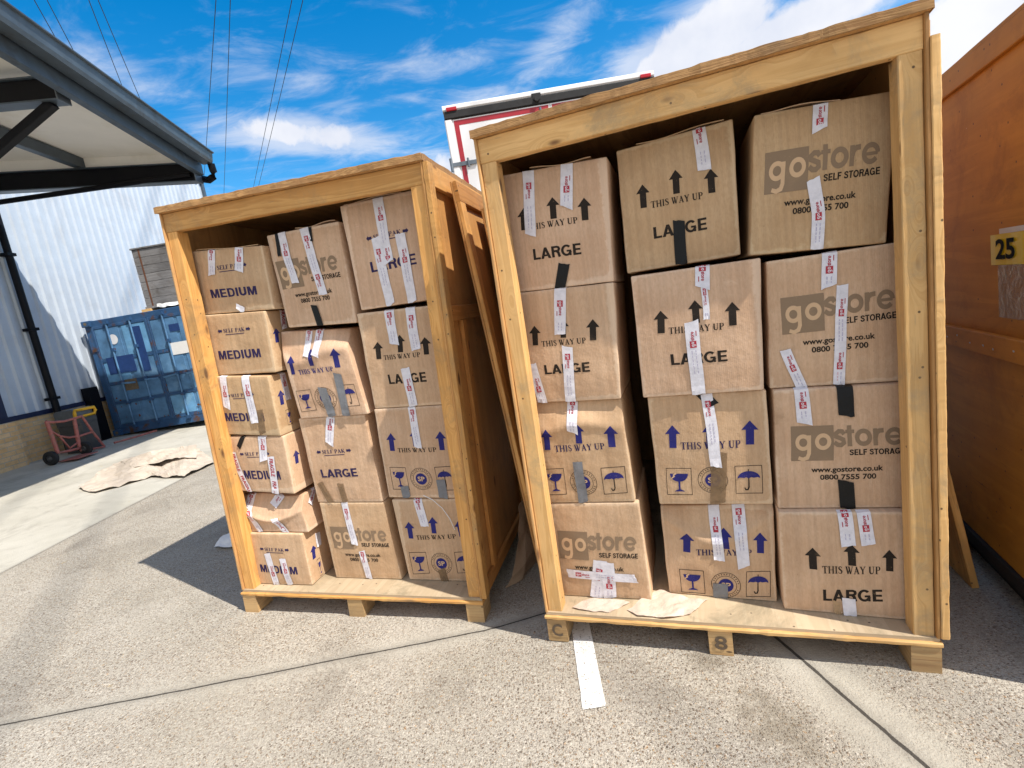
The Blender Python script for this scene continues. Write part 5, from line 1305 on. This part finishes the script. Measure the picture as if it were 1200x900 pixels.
for (p, q) in (((XW + .0, 8.14), (XW + .16, 8.14)), ((XW + .16, 7.4), (XW + .16, 8.14))):
    pass
c = [(XW + .16, 6.9), (XW + .16, 8.139)]
mb.poly([rel((XW + .16, 6.9, .3)), rel((XW + .16, 8.139, .3)), rel((XW + .16, 8.139, 1.128)), rel((XW + .16, 6.9, 1.128))], [(6.9, 0), (8.139, 0), (8.139, .828), (6.9, .828)])
mb.poly([rel((XW + .16, 8.139, .3)), rel((XW - .05, 8.139, .3)), rel((XW - .05, 8.139, 1.128)), rel((XW + .16, 8.139, 1.128))], [(0, 0), (.21, 0), (.21, .828), (0, .828)])
mb.poly([rel((XW + .16, 6.9, 1.128)), rel((XW + .16, 8.139, 1.128)), rel((XW - .05, 8.139, 1.128)), rel((XW - .05, 6.9, 1.128))])
mb.build('brick_pier', 'buff_brick', t)
mb = MB(); mb.box(rel((XW - .02, 7.86, 1.211)), rel((XW + .10, 8.10, 4.6))); mb.build('door_jamb', 'navy_trim', t)
mb = MB(); mb.box(rel((XW - .02, 6.6, 1.211)), rel((XW + .06, 7.858, 4.6))); mb.build('shutter_door', 'black_steel', t)
mb = MB(); mb.tube([rel((XW + .13, 8.95, z)) for z in (.40, 1.5, 3.0, 4.9)], .055, 12); 
dp = mb.build('downpipe', 'black_steel', t, smooth=True)
for z in (1.35, 2.6, 3.9):
    mb = MB(); mb.box(rel((XW + .036, 8.87, z)), rel((XW + .19, 9.03, z + .05))); mb.build('pipe_clip', 'black_steel', dp)
mb = MB(); mb.box(rel((XW + .036, 9.66, .35)), rel((XW + .17, 9.90, 1.45))); mb.build('gap_shade', 'black_steel', t)  # black box painted in for the shadowed gap beside the container

# loading canopy
t = thing('loading_canopy', 'grey steel canopy with pale soffit jutting from the warehouse wall', 'canopy', (XW, 9.1, 5.3))
T0 = Vector((XW, 9.1, 5.3))
GA, GB_ = Vector((-4.17, 8.56, 4.68)), Vector((-3.60, 1.4, 4.90))   # gutter line far -> near
def gl(f, dx=0, dz=0): return GA.lerp(GB_, f) + Vector((dx, 0, dz))
Zw = 5.28
rows = []
for f in [i / 10 for i in range(11)]:
    g_ = gl(f, -.10, .14); wpt = Vector((XW, g_.y, Zw + .03))
    rows.append([wpt.lerp(g_, k / 6) - T0 for k in range(7)])
mb = MB(); mb.grid(rows, flip=True); mb.build('soffit', 'soffit', t)
mb = MB(); mb.grid([[p + Vector((0, 0, .09)) for p in r_] for r_ in rows]); mb.build('roof_sheet', 'gutter_grey', t)
# gutter: open box profile
pr = [(-.16, .13), (-.17, .0), (-.02, -.01), (.0, .03), (.02, .14), (.05, .145), (.05, .16), (.0, .155), (-.02, .05), (-.03, .015), (-.14, .02), (-.14, .13)]
mb = MB(); mb.grid([[gl(f, dx, dz) - T0 for dx, dz in pr] for f in [i / 8 for i in range(9)]]); 
gt = mb.build('gutter', 'gutter_grey', t)
mb = MB(); mb.poly([GA + Vector((dx, .0, dz)) - T0 for dx, dz in ((-.17, .0), (-.02, -.01), (.02, .14), (-.16, .13))]); mb.build('gutter_end', 'gutter_grey', gt)
mb = MB(); e0 = GA + Vector((-.05, .02, -.0)); mb.tube([e0 - T0, e0 + Vector((0, .02, -.12)) - T0, e0 + Vector((-.03, .03, -.19)) - T0, e0 + Vector((-.12, .05, -.22)) - T0, e0 + Vector((-.25, .1, -.17)) - T0], .055, 12); mb.build('outlet_elbow', 'black_steel', gt, smooth=True)
mb = MB(); mb.beam(gl(0, -.24, -.06) - T0, gl(1, -.24, -.06) - T0, (1, 0, 0), .045, .10, 6, .006); mb.build('edge_purlin', 'gutter_grey', t)
mb = MB(); mb.beam(Vector((-6.17, 8.49, 4.96)) - T0, Vector((-6.0, 1.4, 4.98)) - T0, (1, 0, 0), .05, .085, 6, .006); mb.build('purlin', 'gutter_grey', t)
def rafter(y, xg, zg, nm='rafter', dep=.13, low=.0):
    mb = MB(); a, b = Vector((XW, y, Zw - .30 - low)), Vector((xg, y, zg))
    mb.beam(a - T0, b - T0, (0, 1, 0), .05, dep, 4, .006)
    o = mb.build(nm, 'black_steel', t)
    mb = MB()
    for s_ in (-1, 1): mb.beam(a - T0 + Vector((0, 0, s_ * (dep + .009))), b - T0 + Vector((0, 0, s_ * (dep + .009))), (0, 1, 0), .085, .008, 2, .002)
    mb.build('flange', 'gutter_grey', o)
    mb = MB(); mb.beam(b - T0 + Vector((.002, 0, -dep - .02)), b - T0 + Vector((.002, 0, dep + .02)), (0, 1, 0), .09, .008, 1, .002); mb.build('end_plate', 'galv', o)
    return o
rafter(8.49, -4.43, 4.55)
mb = MB(); mb.poly([Vector(p) - T0 for p in ((XW, 8.46, 5.02), (-4.43, 8.46, 4.60), (-4.20, 8.46, 4.88), (XW, 8.46, 5.42))]); mb.build('end_panel', 'soffit', t)
rafter(5.9, -4.30, 4.70, dep=.11, low=.0)
rafter(1.8, -3.85, 4.70, dep=.095, low=.0)
for y in (5.9, 1.8):
    mb = MB(); mb.beam(Vector((-4.42 if y > 2 else -3.95, y, 4.58)) - T0, Vector((XW, y, 2.6)) - T0, (0, 1, 0), .045, .045, 2, .006); mb.build('brace', 'black_steel', t)
mb = MB(); mb.tube([Vector((-4.50, 8.42, 4.52)) - T0, Vector((XW, 8.42, 4.61)) - T0], .04, 10); mb.build('tie_bar', 'black_steel', t)
mb = MB(); mb.box(Vector((XW, 8.54, 4.8)) - T0, Vector((XW + .01, 8.56, 5.2)) - T0); mb.build('end_flashing', 'gutter_grey', t)

# ------------------------------------------------------------------ blue shipping container
CX0, CX1, CY, CZ0, CZ1 = -8.12, -5.68, 10.0, .40, 2.72
t = thing('shipping_container', 'weathered blue shipping container with locking bars and a wooden case on top', 'container', (CX0, CY, CZ0))
CW, CH, CL = CX1 - CX0, CZ1 - CZ0, 6.0
mb = MB(); mb.box((.03, .08, .1), (CW - .03, CL, CH - .04)); mb.build('container_body', 'container_blue', t)
fr = MB()
for x in (.055, CW - .055): fr.beam((x, .05, .02), (x, .05, CH - .02), (1, 0, 0), .055, .05, 1, .008)
fr.beam((.111, .05, CH - .06), (CW - .111, .05, CH - .06), (0, 0, 1), .06, .05, 1, .008); fr.beam((.111, .05, .08), (CW - .111, .05, .08), (0, 0, 1), .075, .05, 1, .008)
fr.build('end_frame', 'container_dark', t)
for x in (-.006, CW - .146):
    for z in (-.0, CH - .105):
        mb = MB(); mb.beam((x, .02, z + .055), (x + .152, .02, z + .055), (0, 0, 1), .058, .075, 1, .012)
        cc = mb.build('corner_casting', 'container_dark', t)
        mb = MB(); mb.lathe((x + .076, -.057, z + .055), (0, 1, 0), [(0, 0), (.02, 0), (.032, .001)], 14); mb.build('casting_hole', 'brass_plate', cc)
DW = CW / 2 - .115
for di, x0 in enumerate((.113, CW / 2 + .003)):
    d = MB()
    zb, zt2 = .16, CH - .125
    d.box((x0, .012, zb), (x0 + DW, .05, zt2))
    d_o = d.build('container_door', 'container_blue', t)
    mb = MB()
    zs = [zb + .02, zb + (zt2 - zb) * .24, zb + (zt2 - zb) * .43, zb + (zt2 - zb) * .66, zt2 - .02]
    for z in zs: mb.beam((x0 + .01, .005, z), (x0 + DW - .01, .005, z), (0, 0, 1), .03, .012, 1, .008)
    for x in (x0 + .02, x0 + DW - .02): mb.beam((x, .003, zb), (x, .003, zt2), (1, 0, 0), .022, .014, 1, .006)
    mb.build('door_rib', 'container_dark', d_o)
    rnd = random.Random(di + 2)
    for a, b in zip(zs, zs[1:]):
        for xa, xb in ((x0 + .05, x0 + DW * .47), (x0 + DW * .53, x0 + DW - .05)):
            mb = MB(); mb.beam(((xa + xb) / 2, .007, a + .045), ((xa + xb) / 2, .007, b - .045), (1, 0, 0), (xb - xa) / 2, .005, 1, .012)
            mb.build('door_pressing', rnd.choice(['container_blue', 'container_pale', 'container_blue', 'container_pale']) if a < CH * .5 else rnd.choice(['container_blue', 'container_blue', 'container_pale']), d_o)
    for x in (x0 + DW * .3, x0 + DW * .72):
        mb = MB(); mb.tube([(x, -.03, .12), (x, -.03, CH - .05)], .017, 10)
        bar = mb.build('locking_bar', 'container_blue', d_o, smooth=True)
        for z in (.14, .62, 1.05, 1.7, CH - .08):
            mb = MB(); mb.box((x - .035, -.05, z - .03), (x + .035, .004, z + .03)); mb.build('bar_bracket', 'container_dark', bar)
        mb = MB(); mb.beam((x, -.055, 1.02), (x + (.34 if di == 0 else -.34) * .8, -.05, 1.0), (0, 0, 1), .018, .006, 1, .003); mb.build('bar_handle', 'container_blue', bar)
    for z in (.45, 1.1, 1.75):
        hx = x0 - .02 if di == 0 else x0 + DW + .02
        mb = MB(); mb.box((hx - .06, -.02, z - .035), (hx + .06, .012, z + .035)); mb.build('hinge', 'container_dark', d_o)
def plate(nm, mat, x0, x1, z0, z1, y=-.0075, rnd=False):
    mb = MB()
    if rnd: mb.poly([((x0 + x1) / 2 + (x1 - x0) / 2 * math.cos(-a * .314159), y, (z0 + z1) / 2 + (z1 - z0) / 2 * math.sin(a * .314159) * -1) for a in range(20)])
    else: mb.box((x0, y, z0), (x1, y + .004, z1))
    return mb.build(nm, mat, t)
plate('round_sticker', 'white_paint', .40, .58, 1.80, 2.0, -.0078, True)
plate('data_plate', 'brass_plate', .46, .72, .86, 1.08)
plate('blue_patch', 'container_patch', .24, .78, 1.22, 1.56, -.0072)
plate('blue_patch', 'container_patch', .86, 1.06, 1.18, 2.08, -.0072)
plate('paper_notice', 'white_paper', 1.52, 1.96, 1.40, 1.64)
plate('blue_patch', 'container_patch', 1.62, 1.82, 1.86, 2.0, -.0072)
plate('blue_patch', 'container_patch', 2.0, 2.3, 1.7, 2.1, -.0072)
mb = MB(); rnd = random.Random(9)
for k in range(30):
    x = rnd.uniform(.15, CW - .15); z = rnd.choice([rnd.uniform(.16, .35), rnd.uniform(.2, .9)]); s_ = rnd.uniform(.008, .03)
    mb.poly([(x + s_ * math.cos(-a) * rnd.uniform(.5, 1.2), -.0085 - k * .00002, z + s_ * math.sin(-a) * rnd.uniform(.5, 1.3)) for a in range(6)])
mb.build('rust_patch', 'rust', t)

# wooden case on the container
cx, cz = -7.06, CZ1
t = thing('wooden_case', 'grey weathered plank case on timber bearers on top of the blue container', 'crate', (cx, 10.35, cz))
for k in range(7): timber('plank', t, 'grey_board', (0, 0, .13 + k * .162), (2.2, .03, .13 + k * .162 + .156), .002)
for k in range(7): timber('plank', t, 'grey_board', (0, .0305, .13 + k * .162), (.03, 1.4, .13 + k * .162 + .156), .002)
timber('lid', t, 'grey_board', (-.02, -.02, .13 + 7 * .162), (2.22, 1.42, .13 + 7 * .162 + .03), .002)
mb = MB(); mb.box((.03, .031, .13), (2.17, 1.38, 1.25)); mb.build('case_core', 'dark_void', t)
for x in (.0, .9, 1.8): timber('bearer', t, 'pine_pale', (x - .08, -.06, .0), (x + .10, 1.4, .085), .002)
timber('case_floor', t, 'grey_board', (-.02, -.02, .086), (2.2, 1.4, .128), .002)
for x in (.12,): 
    mb = MB(); mb.box((x, -.0055, .13), (x + .03, -.0025, 1.264)); mb.build('steel_strap', 'rust', t)
crumple('wrap_scrap', 'torn pale wrapping caught under the grey wooden case', 'paper', [[(cx + .25, 10.30, cz + .125), (cx + .5, 10.29, cz + .12), (cx + .85, 10.29, cz + .13)], [(cx + .25, 10.27, cz + .06), (cx + .5, 10.24, cz + .04), (cx + .85, 10.27, cz + .07)]], 'white_paper', .03, 9.0)

# ------------------------------------------------------------------ sack truck and bin by the wall
gx = ground_z(-7.45)
t = thing('sack_truck', 'rusty pink sack truck with black wheels standing by the warehouse wall', 'hand cart', (-7.45, 8.2, gx))
T0 = Vector((-7.45, 8.2, gx))
def q(pts, r_, nm, x=-7.45, mat='cart_red'):
    mb = MB(); P_ = [Vector((x + (p[2] if len(p) > 2 else 0), p[0], p[1])) - T0 for p in pts]
    mb.tube(P_, r_, 8); return mb.build(nm, mat, t, smooth=True)
q([(7.925, 1.05), (7.949, .50)], .03, 'upright'); q([(8.418, .985), (8.36, .50)], .03, 'upright')
q([(7.915, 1.05), (8.00, 1.02), (8.234, .985), (8.452, .992), (8.585, 1.003)], .02, 'cross_bar')
q([(7.95, .88), (8.068, .769), (8.217, .706), (8.404, .68), (8.69, .685)], .018, 'cross_bar')
q([(8.58, 1.0), (8.699, .685), (8.85, .37)], .02, 'side_arm')
q([(7.93, .52), (8.13, .495), (8.36, .48)], .022, 'axle_bar')
q([(8.07, .76), (8.175, .53), (8.345, .58)], .016, 'brace')
q([(8.36, .44), (8.6, .40), (8.85, .37)], .018, 'toe_bar')
mb = MB(); mb.box(Vector((-7.47, 7.93, .365)) - T0, Vector((-7.15, 8.34, .378)) - T0); mb.build('toe_plate', 'cart_red', t)
for y, x in ((7.86, -7.50), (8.40, -7.40)):
    mb = MB(); c = Vector((x, y, gx + .115)) - T0
    mb.lathe(c - Vector((0, .035, 0)), (0, 1, 0), [(.05, 0), (.095, 0), (.115, .015), (.115, .055), (.095, .07), (.05, .07)], 24)
    wh = mb.build('wheel', 'rubber', t, smooth=True)
    mb = MB(); mb.lathe(c - Vector((0, .03, 0)), (0, 1, 0), [(0, 0), (.03, -.008), (.052, .006), (.052, .054), (.03, .068), (0, .06)], 16); mb.build('hub', 'bin_grey', wh)

gx = ground_z(-7.75)
t = thing('wheeled_bin', 'dark grey bin with a yellow handle frame behind the pink sack truck', 'bin', (-7.75, 8.80, gx))
mb = MB(); mb.beam((0, 0, .02), (0, 0, .50), (0, 1, 0), .19, .19, 4, .04, taper=1.12); mb.build('bin_body', 'bin_grey', t)
mb = MB(); mb.beam((0, 0, .505), (0, 0, .60), (0, 1, 0), .215, .215, 2, .04); mb.build('lid', 'bin_grey', t)
mb = MB(); z = .60
mb.tube([(.17, -.20, .63), (.19, -.22, .69), (.19, -.2, .75), (.19, .2, .74), (.19, .22, .68), (.17, .2, .62), (.17, -.2, .62)], .028, 8); mb.build('handle', 'yellow_plastic', t, smooth=True)
mb = MB(); mb.beam((-.02, -.2, .69), (-.02, .2, .69), (1, 0, 0), .17, .085, 2, .03); mb.build('top_box', 'galv', t)
for y in (-.13, .13):
    mb = MB(); mb.lathe((.1, y - .02, .05), (0, 1, 0), [(0, 0), (.05, 0), (.05, .04), (0, .04)], 14); mb.build('wheel', 'rubber', t)
q_ = MB(); q_.tube([(-7.30, 8.9, gx + .04), (-7.22, 9.3, gx + .03), (-7.12, 9.75, gx + .03)], .02, 8)
tag(q_.build('metal_bar', 'cart_red'), 'rusty bar lying on the ground in front of the blue container', 'bar')

# ------------------------------------------------------------------ overhead power lines
CABLES = [((-23.84, 32.61), (-26.35, 37.32)), ((-23.23, 32.78), (-26.4, 38.68)), ((-21.19, 33.33), (-26.91, 43.7)), ((-20.72, 33.45), (-27.07, 45.95)),
          ((-14.47, 35.14), (-27.91, 56.5)), ((-13.66, 35.36), (-33.99, 70.79)), ((-10.06, 36.33), (-29.72, 70.45)), ((-9.39, 36.51), (-28.3, 69.2))]
for i, (a, b) in enumerate(CABLES):
    a, b = Vector(a), Vector(b)
    dr = (b - a).normalized()
    pts = []
    for k in range(33):
        s_ = -70 + 300 * k / 32
        p = a + dr * s_
        sag = .00022 * (s_ - 60) ** 2 - .00022 * 60 ** 2
        pts.append((p.x, p.y, 24.0 + max(-1.0, min(3, sag)) * .35))
    mb = MB(); mb.tube(pts, .026 if i < 4 else .024, 6)
    o = mb.build('power_line', 'black_steel', smooth=True)
    tag(o, 'thin dark overhead power cable running in a close pair across the sky', 'cable', 'overhead power cables')
